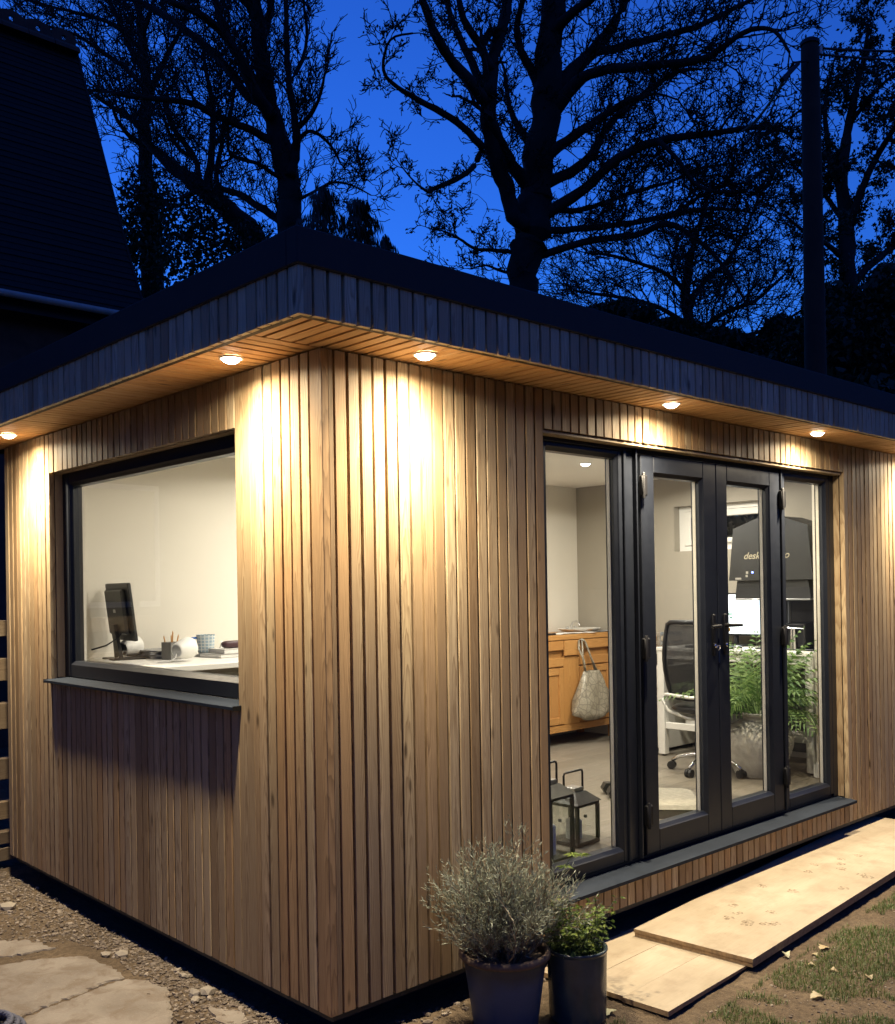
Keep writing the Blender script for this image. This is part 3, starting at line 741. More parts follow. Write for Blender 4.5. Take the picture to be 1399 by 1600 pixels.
def fallen_leaf(name, lb, x, y, size, rz, mt, curl, seed, lobes=0.5, wd=0.42):
    L, Rr = leafpoly(9, lobes, 1.0, wd, seed); mb = MB(); vs = []
    for i in range(len(L)):
        t = L[i][0]; z = curl * math.sin(math.pi * t)
        vs += [(L[i][0]*size, L[i][1]*size, (z + curl*1.6*abs(L[i][1]))*size), (t*size, 0, z*size), (Rr[i][0]*size, Rr[i][1]*size, (z + curl*1.6*abs(Rr[i][1]))*size)]
    fs = []
    for i in range(len(L) - 1): fs += [(3*i, 3*i+1, 3*i+4, 3*i+3), (3*i+1, 3*i+2, 3*i+5, 3*i+4)]
    mb.add(vs, fs); mb.tube([(-0.35*size, 0.02*size, 0.004), (0, 0, 0.003)], 0.0012, 4)
    o = mb.build(name, mt); o.location = (x, y, ground_h(x, y) + 0.005); o.rotation_euler = (0, 0, rz); tag(o, lb, 'leaf', 'fallen leaves on the lawn'); return o
def gp(u, v, z=GZ):
    d = FW + RT*((u - CPX)/FPX) - UP*((v - CPY)/FPX); t = (z - CAM.z)/d.z; p = CAM + d*t; return p.x, p.y
for (u, v, s_, rz, mt, cu, se, lb) in [
    (1288, 1560, 0.062, 2.6, 'fallen', 0.16, 1, 'curled pale brown leaf lying among grass, lower right'),
    (945, 1590, 0.075, 0.4, 'fallenpale', 0.12, 2, 'large yellow green leaf on the soil beside the dark pot'),
    (1293, 1482, 0.055, 3.0, 'fallen', 0.10, 3, 'reddish brown leaf by the front edge of the upper board'),
    (1278, 1497, 0.036, 1.2, 'fallen', 0.15, 4, 'small tan leaf just below the reddish leaf at the board edge'),
    (1310, 1522, 0.040, 2.0, 'fallen', 0.2, 5, 'orange brown leaf in the middle of the grass patch'),
    (1232, 1500, 0.045, 0.9, 'fallenpale', 0.3, 6, 'upright pale leaf touching the corner of the upper board'),
    (1355, 1530, 0.040, 4.0, 'fallen', 0.2, 7, 'brown leaf at the right edge of the lawn'),
    (1262, 1510, 0.034, 5.2, 'fallen', 0.2, 8, 'little crumpled brown leaf near the board corner')]:
    x, y = gp(u, v); fallen_leaf('fallen_leaf', lb, x, y, s_, rz, M[mt], cu, se)

# ---- boards laid on the ground as a walkway
def plymat(name, c0, c1, c2):
    m, nt, b = nm(name)
    vec, rnd_ = objcoord(nt, True)
    n1 = noisen(nt, vmath(nt, 'MULTIPLY', vec, (2.2, 5.0, 5.0)), 1.0, 5.0, 0.6, 0.4); n2 = noisen(nt, vmath(nt, 'MULTIPLY', vec, (8.0, 160.0, 60.0)), 1.0, 3.0, 0.6); n3 = noisen(nt, vec, 7.0, 5.0, 0.65)
    c = ramp(nt, n1, [(0.30, c0), (0.55, c1), (0.75, c2)])
    c = mixc(nt, ramp(nt, n2, [(0.45, (0,0,0)), (0.8, (0.35,0.35,0.35))]), c, tuple(k*0.72 for k in c0))
    c = mixc(nt, ramp(nt, n3, [(0.50, (0,0,0)), (0.72, (0.7,0.7,0.7))]), c, (0.215,0.16,0.10))
    n5 = noisen(nt, vec, 42.0, 4.0, 0.7); c = mixc(nt, ramp(nt, n5, [(0.62, (0,0,0)), (0.72, (0.5,0.5,0.5))]), c, (0.20,0.14,0.08))
    nt.links.new(c, b.inputs['Base Color']); b.inputs['Roughness'].default_value = 0.66
    bump(nt, b, n2, 0.15, 0.002)
    return m
M['ply'] = plymat('ply', (0.27,0.215,0.140), (0.33,0.268,0.182), (0.365,0.305,0.215))
M['plyedge'] = simple('plyedge', (0.28,0.19,0.10), 0.8, var=0.35, scale=40)
def mudmat():
    m = simple('mud', (0.20,0.135,0.075), 0.9, var=0.3, scale=40); nt = m.node_tree
    bs = [n for n in nt.nodes if n.type == 'BSDF_PRINCIPLED'][0]; ou = [n for n in nt.nodes if n.type == 'OUTPUT_MATERIAL'][0]
    pos = N(nt, 'ShaderNodeNewGeometry').outputs['Position']
    mx = N(nt, 'ShaderNodeMixShader'); tb = N(nt, 'ShaderNodeBsdfTransparent')
    nt.links.new(ramp(nt, noisen(nt, pos, 55.0, 4.0, 0.7), [(0.40, (0.0,0.0,0.0)), (0.68, (0.75,0.75,0.75))]), mx.inputs[0])
    nt.links.new(tb.outputs[0], mx.inputs[1]); nt.links.new(bs.outputs[0], mx.inputs[2]); nt.links.new(mx.outputs[0], ou.inputs[0])
    return m
M['mud'] = mudmat()
RZ = R(3.9)
up_ = thing('walkway_board', 'large plywood sheet laid along the door wall, dotted with muddy paw prints', 'board', (1.757, -0.380, -0.116), RZ)
def sheet(parent, name, x0, x1, y0, y1, z0, z1, z0b, z1b, mt):
    # z0..z1 height of bottom and top at x0; z0b..z1b at x1
    vs = [(x0,y0,z0),(x1,y0,z0b),(x1,y1,z0b),(x0,y1,z0),(x0,y0,z1),(x1,y0,z1b),(x1,y1,z1b),(x0,y1,z1)]
    mb = MB(); mb.add(vs, [(4,5,6,7)]); mb.cur = 1
    mb.add(vs, [(3,2,1,0),(0,1,5,4),(1,2,6,5),(2,3,7,6),(3,0,4,7)])
    return mb.build(name, [mt, M['plyedge']], parent)
YH = 0.302
sheet(up_, 'lower_layer', 0.004, 3.0, -YH + 0.003, YH - 0.003, 0.0, 0.018, 0.012, 0.030, M['ply'])
topb = sheet(up_, 'sheet', 0.0, 3.003, -YH, YH, 0.0205, 0.038, 0.0325, 0.050, M['ply'])
def paw(x, y, s, a):
    mb = MB()
    def disc(cx, cy, rx, ry):
        n = 9; rr = random.Random(int(cx*9999)+int(cy*777))
        pts = [(cx + rx*math.cos(2*math.pi*k/n)*rr.uniform(0.8,1.15), cy + ry*math.sin(2*math.pi*k/n)*rr.uniform(0.8,1.15)) for k in range(n)]
        zt = 0.0388 + 0.012*(x/3.0)
        ca, sa_ = math.cos(a), math.sin(a)
        mb.add([(x + ca*p - sa_*q, y + sa_*p + ca*q, zt) for p, q in pts], [tuple(range(n))])
    disc(0, 0, 0.018*s, 0.022*s)
    for k, (p, q) in enumerate(((0.026, -0.022), (0.036, -0.008), (0.036, 0.009), (0.025, 0.023))): disc(p*s, q*s, 0.010*s, 0.007*s)
    mb.build('paw_print', M['mud'], up_)
for k in range(19):
    rr = random.Random(100 + k)
    t = rr.uniform(0.03, 0.75)
    paw(0.12 + t*2.3 + rr.uniform(-0.2, 0.2), -YH + 0.07 + rr.random()*0.40*(0.55 + 0.45*rr.random()), rr.uniform(0.75, 1.1), R(rr.uniform(-60, 60)) + (math.pi if rr.random() < 0.3 else 0))
low = thing('walkway_step', 'lower boarding of three plain planks in front of the dark pot', 'board', (1.100, -0.370, -0.127), RZ)
for k, (a_, b2) in enumerate(((-0.322, -0.110), (-0.1085, 0.104), (0.1055, 0.318))):
    sheet(low, 'plank', 0.012 if k == 1 else 0.0, 0.92, a_, b2, 0.0, 0.0205 - 0.001*(k == 1), 0.0, 0.0085, M['ply'])

# ---- plant pots and their plants
def glaze(name, c0, c1, rough, stain):
    m, nt, b = nm(name)
    vec, _ = objcoord(nt, False)
    n1 = noisen(nt, vec, 7.0, 5.0, 0.6)
    sx = N(nt, 'ShaderNodeSeparateXYZ'); nt.links.new(vec, sx.inputs[0])
    zz = fmath(nt, 'ADD', sx.outputs[2], fmath(nt, 'MULTIPLY', n1, 0.10))
    c = ramp(nt, zz, [(0.0, c0), (0.24, c0), (0.30, c1), (1.0, c1)])
    c = mixc(nt, ramp(nt, n1, [(0.55, (0,0,0)), (0.75, (0.6,0.6,0.6))]), c, stain)
    nt.links.new(c, b.inputs['Base Color']); b.inputs['Roughness'].default_value = rough
    bump(nt, b, noisen(nt, vec, 40.0, 4.0), 0.15, 0.004)
    return m
M['bluepot'] = glaze('bluepot', (0.058,0.084,0.140), (0.044,0.047,0.052), 0.5, (0.065,0.060,0.058))
M['terracotta'] = simple('terracotta', (0.125,0.085,0.055), 0.85, var=0.35, scale=14, bmp=0.3)
M['greenpot'] = simple('greenpot', (0.042,0.060,0.064), 0.22, var=0.25, scale=10)
M['compost'] = simple('compost', (0.055,0.036,0.022), 0.95, var=0.5, scale=60, bmp=0.8)
BP = Vector((0.625, -0.285, GZ))
pt = thing('plant_pot', 'large blue glazed pot with a rough terracotta rim', 'plant pot', BP)
MB().lathe([(0.118, 0.0), (0.124, 0.010), (0.150, 0.20), (0.163, 0.283), (0.160, 0.284), (0.148, 0.20), (0.12, 0.03), (0.0, 0.03)], 48).build('pot_body', M['bluepot'], pt, angle=50)
MB().lathe([(0.160, 0.276), (0.174, 0.280), (0.179, 0.292), (0.174, 0.304), (0.164, 0.307), (0.156, 0.300), (0.153, 0.270), (0.158, 0.268)], 48, wob=lambda i, t: 0.010*math.sin(23*t + i) + 0.006*math.sin(41*t)).build('rim', M['terracotta'], pt, smooth=True)
MB().lathe([(0.0, 0.268), (0.09, 0.262), (0.1535, 0.255)], 32, wob=lambda i, t: 0.0).build('soil', M['compost'], pt, smooth=True)
GP = Vector((0.888, -0.428, GZ))
pt = thing('plant_pot', 'smaller dark ribbed pot beside the blue one', 'plant pot', GP)
prof = [(0.102, 0.0), (0.108, 0.008)]
for k in range(26):
    z = 0.016 + k*0.0098; prof += [(0.112 + 0.006*(k/26), z), (0.1095 + 0.006*(k/26), z + 0.0049)]
prof += [(0.118, 0.274), (0.122, 0.279), (0.121, 0.285), (0.114, 0.287), (0.109, 0.282), (0.106, 0.2), (0.0, 0.2)]
MB().lathe(prof, 48).build('pot_body', M['greenpot'], pt, smooth=True)
MB().lathe([(0.0, 0.236), (0.1085, 0.226)], 24).build('soil', M['compost'], pt, smooth=True)

# lavender: woody stems fanning out, narrow grey leaves along them
rnd = random.Random(5)
lav = thing('lavender_bush', 'straggly grey green lavender bush growing in the large blue pot', 'shrub', BP + Vector((0, 0, 0.26)))
st, lf = MB(), MB()
def narrow(mb, p, d, l, w_):
    d = d.normalized(); s_ = d.cross(Vector((rnd.uniform(-1,1), rnd.uniform(-1,1), rnd.uniform(-1,1))))
    if s_.length < 1e-4: return
    s_ = s_.normalized()*w_; m_ = p + d*l*0.5; e_ = p + d*l
    mb.add([p, m_ + s_, e_, m_ - s_], [(0, 1, 2, 3)])
def shoot(p, d, l, r0, depth):
    n = max(3, int(l/0.030)); pts = [p.copy()]; q = p.copy(); dd = d.normalized()
    for i in range(n):
        dd = (dd + Vector((rnd.gauss(0,0.12), rnd.gauss(0,0.12), rnd.gauss(0.05,0.10)))).normalized(); q = q + dd*(l/n); pts.append(q.copy())
    st.tube(pts, [r0*(1 - 0.75*i/n) for i in range(n+1)], 3, cap=False)
    if depth == 0:
        for i, c in enumerate(pts):
            if i < 1: continue
            k = rnd.randint(3, 6)
            for _ in range(k):
                rv = Vector((rnd.gauss(0,1), rnd.gauss(0,1), rnd.gauss(0,1))).normalized()
                narrow(lf, c - dd*rnd.uniform(0, l/n), dd*1.1 + rv*0.8, rnd.uniform(0.016, 0.034), rnd.uniform(0.0011, 0.0021))
    else:
        for i in range(2, n + 1):
            for _ in range(rnd.randint(1, 2)):
                rv = Vector((rnd.gauss(0,1), rnd.gauss(0,1), rnd.gauss(0,0.6))).normalized()
                shoot(pts[i], dd + rv*0.75 + Vector((0,0,0.35)), l*rnd.uniform(0.28, 0.5), r0*0.55, depth - 1)
for i in range(150):
    a_ = rnd.uniform(0, 6.283); lean = rnd.uniform(0.05, 1.4)
    d = Vector((math.cos(a_)*lean, math.sin(a_)*lean, 1.0))
    l = rnd.uniform(0.19, 0.325)
    shoot(Vector((math.cos(a_), math.sin(a_), 0))*rnd.uniform(0, 0.075), d, l, rnd.uniform(0.0018, 0.0034), 1)
for d, l in ((Vector((0.05, -0.05, 1)), 0.42), (Vector((-0.28, 0.12, 1)), 0.36), (Vector((0.12, 0.1, 1)), 0.40), (Vector((-0.5, 0.2, 1)), 0.36)):
    for _ in range(4): shoot(Vector((rnd.gauss(0,0.02), rnd.gauss(0,0.02), 0)), d + Vector((rnd.gauss(0,0.1), rnd.gauss(0,0.1), 0)), l*rnd.uniform(0.85,1.0), 0.003, 1)
st.build('stems', M['lavstem'], lav); lf.build('foliage', M['lavender'], lav)

# jasmine-like climber: lobed bright leaves
jas = thing('leafy_plant', 'bright green leafy climber growing in the smaller dark pot', 'plant', GP + Vector((0, 0, 0.23)))
st, lf = MB(), MB()
def leaflet(mb, p, d, l, w_):
    d = d.normalized(); s_ = d.cross(Vector((rnd.uniform(-1,1), rnd.uniform(-1,1), rnd.uniform(0.2,1)))).normalized()*w_
    m_ = p + d*l*0.45; e_ = p + d*l - Vector((0,0,l*0.2))
    mb.add([p, m_ + s_, e_, m_ - s_], [(0,1,2,3)])
for i in range(46):
    a_ = rnd.uniform(0, 6.283); lean = rnd.uniform(0.0, 0.75)
    d = Vector((math.cos(a_)*lean, math.sin(a_)*lean, 1)).normalized(); l = rnd.uniform(0.10, 0.27)
    p = Vector((math.cos(a_), math.sin(a_), 0))*rnd.uniform(0, 0.07); pts = [p.copy()]
    for k in range(7):
        d = (d + Vector((rnd.gauss(0,0.15), rnd.gauss(0,0.15), rnd.gauss(0,0.08)))).normalized(); p = p + d*l/7; pts.append(p.copy())
    st.tube(pts, [0.0022*(1 - 0.08*k) for k in range(8)], 4, cap=False)
    for k in range(1, 8):
        for _ in range(3):
            rv = Vector((rnd.gauss(0,1), rnd.gauss(0,1), rnd.gauss(0.1,0.5))).normalized(); pl = rnd.uniform(0.01, 0.03)
            b0 = pts[k]; b1 = b0 + rv*pl
            st.tube([b0, b1], 0.0008, 3, cap=False)
            for q in (-0.9, -0.45, 0, 0.45, 0.9):
                dq = (rv + rv.cross(Vector((0,0,1)))*q).normalized(); leaflet(lf, b1, dq, rnd.uniform(0.014, 0.024), rnd.uniform(0.003, 0.0055))
# one shoot reaching out over the door sill
pts = [Vector((0.0, 0.0, 0.0)), Vector((0.03, 0.05, 0.14)), Vector((0.05, 0.10, 0.25)), Vector((0.09, 0.13, 0.325)), Vector((0.14, 0.13, 0.365))]
st.tube(pts, [0.003, 0.0026, 0.002, 0.0016, 0.0012], 5, cap=False)
for c in (pts[3], pts[4], pts[4] + Vector((0.03, -0.02, -0.005))):
    for q in range(8):
        a_ = q*0.8; leaflet(lf, c, Vector((math.cos(a_), math.sin(a_), 0.15)), rnd.uniform(0.03, 0.05), 0.0055)
st.build('stems', M['ivy'], jas); lf.build('foliage', M['jasmine'], jas)

# ---- sawn timber stacked beyond the far corner, and a rope bundle at the path edge
stack = [(0.30, 1.30, 0.10, 'dark weathered plank at the top of the timber stack'), (0.30, 1.02, 0.14, 'grey plank second from the top of the timber stack'), (0.28, 0.72, 0.16, 'broad tan plank in the middle of the timber stack'),
         (0.30, 0.40, 0.13, 'brown plank below the middle of the timber stack'), (0.30, 0.15, 0.11, 'dark plank third from the bottom of the timber stack'), (0.26, 0.005, 0.075, 'bright sawn plank second from the bottom of the timber stack'), (0.26, -0.10, 0.08, 'pale sawn plank lying lowest in the timber stack')]
for k, (yo, z, h, lb) in enumerate(stack):
    o = MB().cbox(-h/2, -0.045, 0, h/2, 0.045, 1.5, 0.003).build('plank', M['timber'])
    o.matrix_world = Matrix.Translation((-0.9, L_ + yo, z + h/2 + 0.01)) @ Matrix(((0, 0, 1), (0, 1, 0), (-1, 0, 0))).to_4x4()
    tag(o, lb, 'plank', 'planks stacked beyond the far corner')
for x in (-0.7, 0.45):
    pass
rk = thing('timber_rack', 'dark steel uprights holding the stacked planks beyond the far corner', 'rack', (-0.2, L_ + 0.36, GZ))
for x in (-0.6, 0.7):
    MB().box(x - 0.02, -0.012, 0, x + 0.02, 0.030, 1.75).build('upright', M['plinth'], rk)
    mb = MB()
    for (yo, z, h, lb) in stack: mb.box(x - 0.015, yo - 0.36 - 0.06, z - GZ - 0.010, x + 0.015, -0.0125, z - GZ + 0.0095)
    mb.build('bracket', M['plinth'], rk)
M['rope'] = simple('rope', (0.10,0.105,0.14), 0.8, var=0.3, scale=30, bmp=0.5, bscale=120)
rp = MB()
for k in range(3):
    for s_ in range(2):
        pts = []
        for i in range(61):
            t = 2*math.pi*i/60; tw = t*16 + s_*math.pi
            r = 0.155 - 0.022*k + 0.007*math.cos(tw); pts.append((r*math.cos(t), r*math.sin(t), 0.012 + 0.017*k + 0.007*math.sin(tw)))
        rp.tube(pts, 0.009, 6, cap=False)
o = rp.build('rope_coil', M['rope'], smooth=True); o.location = (-0.885, 1.075, GZ + 0.010)
tag(o, 'blue grey twisted rope coil at the lower left corner of the paving', 'rope')

# ================================================================ things inside
def place(mb, name, mt, parent=None, M4=None, **kw):
    o = mb.build(name, mt, parent, **kw)
    if M4 is not None: o.matrix_local = M4
    return o
TR = Matrix.Translation
def RX(a): return Matrix.Rotation(R(a), 4, 'X')
def RYm(a): return Matrix.Rotation(R(a), 4, 'Y')
def RZm(a): return Matrix.Rotation(R(a), 4, 'Z')

# ---- oak sink cabinet against the back wall
CX0, CX1, CYF, CYB, CT = 3.62, 5.17, 2.60, 3.03, 1.150
cab = thing('sink_cabinet', 'oak washstand cabinet with panelled doors against the back wall', 'cabinet', (CX0, CYF, FLOOR))
def cbx(name, x0, y0, z0, x1, y1, z1, mt='oak', parent=cab, b=0.003):
    # boards whose long side runs along local z so that the grain follows them
    lx, lz = x1 - x0, z1 - z0
    if lx > lz:
        o = MB().cbox(-lz/2, 0, 0, lz/2, y1 - y0, lx, b).build(name, M[mt], parent)
        o.matrix_local = TR((x0 - CX0, y0 - CYF, (z0 + z1)/2 - FLOOR)) @ Matrix(((0,0,1),(0,1,0),(-1,0,0))).to_4x4()
    else:
        o = MB().cbox(-lx/2, 0, 0, lx/2, y1 - y0, lz, b).build(name, M[mt], parent)
        o.matrix_local = TR(((x0 + x1)/2 - CX0, y0 - CYF, z0 - FLOOR))
    return o
cbx('carcass', CX0 + 0.02, CYF + 0.021, 0.335, CX1 - 0.02, CYB, 1.105)
cbx('top', CX0, CYF - 0.02, 1.107, CX1, CYB, CT)
cbx('plinth_rail', CX0, CYF, 0.315, CX1, CYF + 0.02, 0.375)
for x in (CX0, CX1 - 0.085): cbx('stile', x, CYF - 0.004, 0.376, x + 0.085, CYF + 0.02, 1.106)
# drawer rail with raised blocks
blocks = [(4.425, 4.63), (5.05, 5.17), (CX0 + 0.09, CX0 + 0.2)]
for a, b_ in blocks: cbx('drawer_block', a, CYF - 0.022, 0.970, b_, CYF - 0.0045, 1.100)
for a, b_ in ((CX0 + 0.21, 4.42), (4.635, 5.045)):
    cbx('drawer_front', a, CYF - 0.014, 1.020, b_, CYF - 0.0005, 1.102)
    cbx('rail', a, CYF - 0.010, 0.880, b_, CYF - 0.0005, 0.955)
def panel_door(xa, xb):
    za, zb = 0.385, 0.868
    d = cbx('door', xa + 0.05, CYF + 0.004, za + 0.055, xb - 0.05, CYF + 0.012, zb - 0.055)
    for (a, b_, c, e_) in ((xa, xa + 0.055, za, zb), (xb - 0.055, xb, za, zb)): cbx('door_stile', a, CYF - 0.008, c, b_, CYF + 0.015, e_)
    for (c, e_) in ((za, za + 0.06), (zb - 0.06, zb)): cbx('door_rail', xa + 0.0555, CYF - 0.006, c, xb - 0.0555, CYF + 0.014, e_)
for a, b_ in ((CX0 + 0.09, 4.05), (4.055, 4.42), (4.64, 5.08)): panel_door(a, b_)
cbx('centre_stile', 4.425, CYF - 0.003, 0.376, 4.635, CYF + 0.02, 0.965)
for x in (CX0 + 0.01, CX1 - 0.065): cbx('foot', x, CYF + 0.002, FLOOR, x + 0.055, CYF + 0.06, 0.314)
for x in (CX0 + 0.01, CX1 - 0.065): cbx('foot', x, CYB - 0.06, FLOOR, x + 0.055, CYB - 0.002, 0.334)
# basin and tap on the top
sk = thing('sink', 'white oval basin with a chrome arched tap on the oak cabinet', 'sink', (4.93, 2.83, CT))
MB().lathe([(0.10, 0.0), (0.17, 0.012), (0.205, 0.030), (0.215, 0.034), (0.207, 0.036), (0.15, 0.018), (0.0, 0.012)], 36).build('basin', M['white'], sk, angle=50).scale = (1.1, 0.78, 1)
MB().tube([(0.06, 0.14, 0.0), (0.06, 0.14, 0.05), (0.055, 0.12, 0.085), (0.03, 0.06, 0.098), (0.02, 0.02, 0.085), (0.018, 0.01, 0.06)], [0.012, 0.010, 0.009, 0.009, 0.009, 0.010], 10).build('tap', M['chrome'], sk, angle=50)
for s_ in (-1, 1): MB().lathe([(0.011, 0), (0.011, 0.03), (0.017, 0.034), (0.017, 0.046), (0.0, 0.05)], 12, (0.06 + s_*0.06, 0.14, 0)).build('tap_knob', M['chrome'], sk, angle=50)
for k, (x, y, a, lb) in enumerate([(4.55, 2.70, 8, 'white paper sheet lying left of the basin on the cabinet'), (4.72, 2.66, -14, 'white paper sheet lying at the front edge below the basin'), (5.08, 2.68, 4, 'grey magazine lying right of the basin on the cabinet')]):
    mb = MB(); n = 6
    vs = []
    for i in range(n + 1):
        for j in (0, 1): vs.append((-0.15 + 0.3*i/n, -0.07 + 0.14*j, 0.003 + 0.006*math.sin(i*1.2 + k) ** 2))
    mb.add(vs, [(2*i, 2*i + 2, 2*i + 3, 2*i + 1) for i in range(n)])
    o = mb.build('paper_sheet', M['paper' if k < 2 else 'steel'] if k < 2 else simple('magazine', (0.30,0.30,0.30), 0.5, var=0.5, scale=20)); o.location = (x, y, CT + 0.001); o.rotation_euler = (0, 0, R(a)); tag(o, lb, 'paper')
o = MB().cbox(-0.09, -0.012, 0, 0.09, 0.012, 0.018, 0.005).build('black_pen_case', M['blackp']); o.location = (4.27, 2.62, CT + 0.001); o.rotation_euler = (0, 0, R(4)); tag(o, 'slim black case on the left end of the cabinet top', 'case')

# ---- snakeskin bag hanging from the drawer block
def snakemat():
    m, nt, b = nm('snakeskin')
    vec, _ = objcoord(nt, False)
    vo = N(nt, 'ShaderNodeTexVoronoi', feature='DISTANCE_TO_EDGE'); vo.inputs['Scale'].default_value = 17.0; nt.links.new(vec, vo.inputs['Vector'])
    v2 = N(nt, 'ShaderNodeTexVoronoi', feature='DISTANCE_TO_EDGE'); v2.inputs['Scale'].default_value = 60.0; nt.links.new(vec, v2.inputs['Vector'])
    n = noisen(nt, vec, 6.0, 4.0)
    c = ramp(nt, n, [(0.35, (0.30,0.27,0.20)), (0.65, (0.46,0.42,0.33))])
    c = mixc(nt, ramp(nt, vo.outputs['Distance'], [(0.0, (0.7,0.7,0.7)), (0.10, (0,0,0))]), c, (0.10,0.085,0.065))
    c = mixc(nt, ramp(nt, v2.outputs['Distance'], [(0.03, (0.5,0.5,0.5)), (0.12, (0,0,0))]), c, (0.20,0.175,0.13))
    nt.links.new(c, b.inputs['Base Color']); b.inputs['Roughness'].default_value = 0.3; b.inputs['Specular IOR Level'].default_value = 0.6
    bump(nt, b, v2.outputs['Distance'], 0.3, 0.004)
    return m
M['snake'] = snakemat()
bag = thing('tote_bag', 'metallic snakeskin print tote bag hanging on the oak cabinet by its straps', 'bag', (4.70, CYF - 0.085, 0.425))
prof = [(0.0, 0.19, 0.045), (0.02, 0.232, 0.075), (0.06, 0.240, 0.080), (0.14, 0.228, 0.072), (0.22, 0.195, 0.060), (0.30, 0.150, 0.045), (0.36, 0.112, 0.030), (0.405, 0.092, 0.018)]
vs = []; n = 28
rb_ = random.Random(3)
for i, (z, wx, wy) in enumerate(prof):
    for k in range(n):
        t = 2*math.pi*k/n; cx_, sy_ = math.cos(t), math.sin(t)
        fold = 0.016*math.sin(3*t + z*9) + 0.010*math.sin(7*t - z*22)
        vs.append(((wx + fold)*math.copysign(abs(cx_)**0.75, cx_) + 0.012*math.sin(z*14), (wy + fold*0.8)*math.copysign(abs(sy_)**0.75, sy_), z + 0.020*math.cos(2*t + 0.7)*(1 - i/7)))
fs = [(i*n + k, i*n + (k+1) % n, (i+1)*n + (k+1) % n, (i+1)*n + k) for i in range(len(prof) - 1) for k in range(n)] + [tuple(range(n - 1, -1, -1))]
MB().add(vs, fs).build('bag_body', M['snake'], bag, smooth=True)
def strap(pts, name='strap'): MB().tube(pts, 0.0085, 6).build(name, M['snake'], bag, smooth=True)
strap([(-0.085, -0.010, 0.39), (-0.105, -0.005, 0.50), (-0.115, 0.040, 0.60), (-0.10, 0.052, 0.668), (-0.06, 0.055, 0.682), (-0.02, 0.050, 0.66), (0.03, 0.030, 0.53), (0.085, 0.0, 0.39)])
strap([(-0.07, 0.015, 0.39), (-0.075, 0.03, 0.52), (-0.055, 0.053, 0.66), (-0.03, 0.055, 0.674), (0.0, 0.052, 0.64), (0.05, 0.035, 0.50), (0.075, 0.015, 0.39)])
MB().tube([(-0.06, 0.05, 0.664), (-0.06, 0.083, 0.664)], 0.009, 8).build('hook', M['chrome'], bag)

# ---- white desk along the end wall, drawers, monitor, black scanner hood
DKZ = 1.068
dk = thing('desk', 'white desk on square legs along the far end wall', 'desk', (4.53, 0.40, FLOOR))
DX, DY = 5.17 - 4.53, 1.72 - 0.40
MB().cbox(0, 0, DKZ - FLOOR - 0.028, DX, DY, DKZ - FLOOR, 0.003).build('desktop', M['white'], dk)
for x, y in ((0.006, DY - 0.066), (DX - 0.066, DY - 0.066), (0.006, 0.006), (DX - 0.066, 0.006)):
    lg = MB().cbox(x, y, 0.014, x + 0.06, y + 0.06, DKZ - FLOOR - 0.0285, 0.003).build('leg', M['white'], dk)
    MB().lathe([(0.018, 0.0), (0.018, 0.006), (0.006, 0.008), (0.006, 0.014)], 10, (x + 0.03, y + 0.03, 0)).build('foot', M['blackp'], lg)
MB().cbox(0.02, 0.067, DKZ - FLOOR - 0.09, 0.05, DY - 0.067, DKZ - FLOOR - 0.029, 0.002).build('frame_rail', M['white'], dk)
MB().cbox(0.30, 0.067, 0.20, 0.34, DY - 0.067, 0.255, 0.002).cbox(0.02, 0.02, 0.22, 0.06, DY - 0.067, 0.27, 0.002).build('cross_rail', M['white'], dk)
MB().box(DX - 0.035, 0.067, 0.05, DX - 0.02, DY - 0.067, 0.62).build('modesty_panel', simple('panelgrey', (0.10,0.095,0.08), 0.6), dk)
pd = thing('drawer_unit', 'white three drawer pedestal at the end of the desk', 'drawers', (4.66, 1.755, FLOOR))
MB().cbox(0.012, 0, 0.03, 0.50, 0.40, 0.700, 0.003).build('carcass', M['white'], pd)
for z0, z1 in ((0.04, 0.35), (0.353, 0.52), (0.523, 0.685)):
    d = MB().cbox(-0.006, 0.004, z0, 0.0115, 0.396, z1, 0.002).build('drawer', M['white'], pd)
    MB().cbox(-0.018, 0.15, (z0 + z1)/2 - 0.004, -0.0062, 0.25, (z0 + z1)/2 + 0.004, 0.002).build('handle', M['blackp'], d)
for x, y in ((0.05, 0.04), (0.46, 0.04), (0.05, 0.36), (0.46, 0.36)): MB().lathe([(0.016, 0), (0.016, 0.029)], 10, (x, y, 0)).build('castor', M['blackp'], pd)
fl_ = thing('letter_tray', 'stack of pale grey letter trays on top of the drawer pedestal', 'letter tray', (4.68, 1.78, FLOOR + 0.701))
for k in range(3):
    z = 0.10 + k*0.075
    MB().cbox(0, 0, z, 0.32, 0.26, z + 0.006, 0.002).cbox(0, 0, z + 0.0065, 0.006, 0.26, z + 0.030, 0.001).cbox(0.0065, 0, z + 0.0065, 0.32, 0.006, z + 0.030, 0.001).build('tray', M['steel'], fl_)
for x, y in ((0.01, 0.01), (0.30, 0.01), (0.01, 0.24), (0.30, 0.24)): MB().box(x, y, 0, x + 0.01, y + 0.01, 0.26).build('tray_post', M['steel'], fl_)
bx_ = MB().cbox(0, 0, 0, 0.14, 0.14, 0.085, 0.004).build('file_box', simple('filebox', (0.10,0.11,0.12), 0.5)); bx_.location = (4.80, 1.83, FLOOR + 0.701); tag(bx_, 'small dark box under the letter trays', 'box')

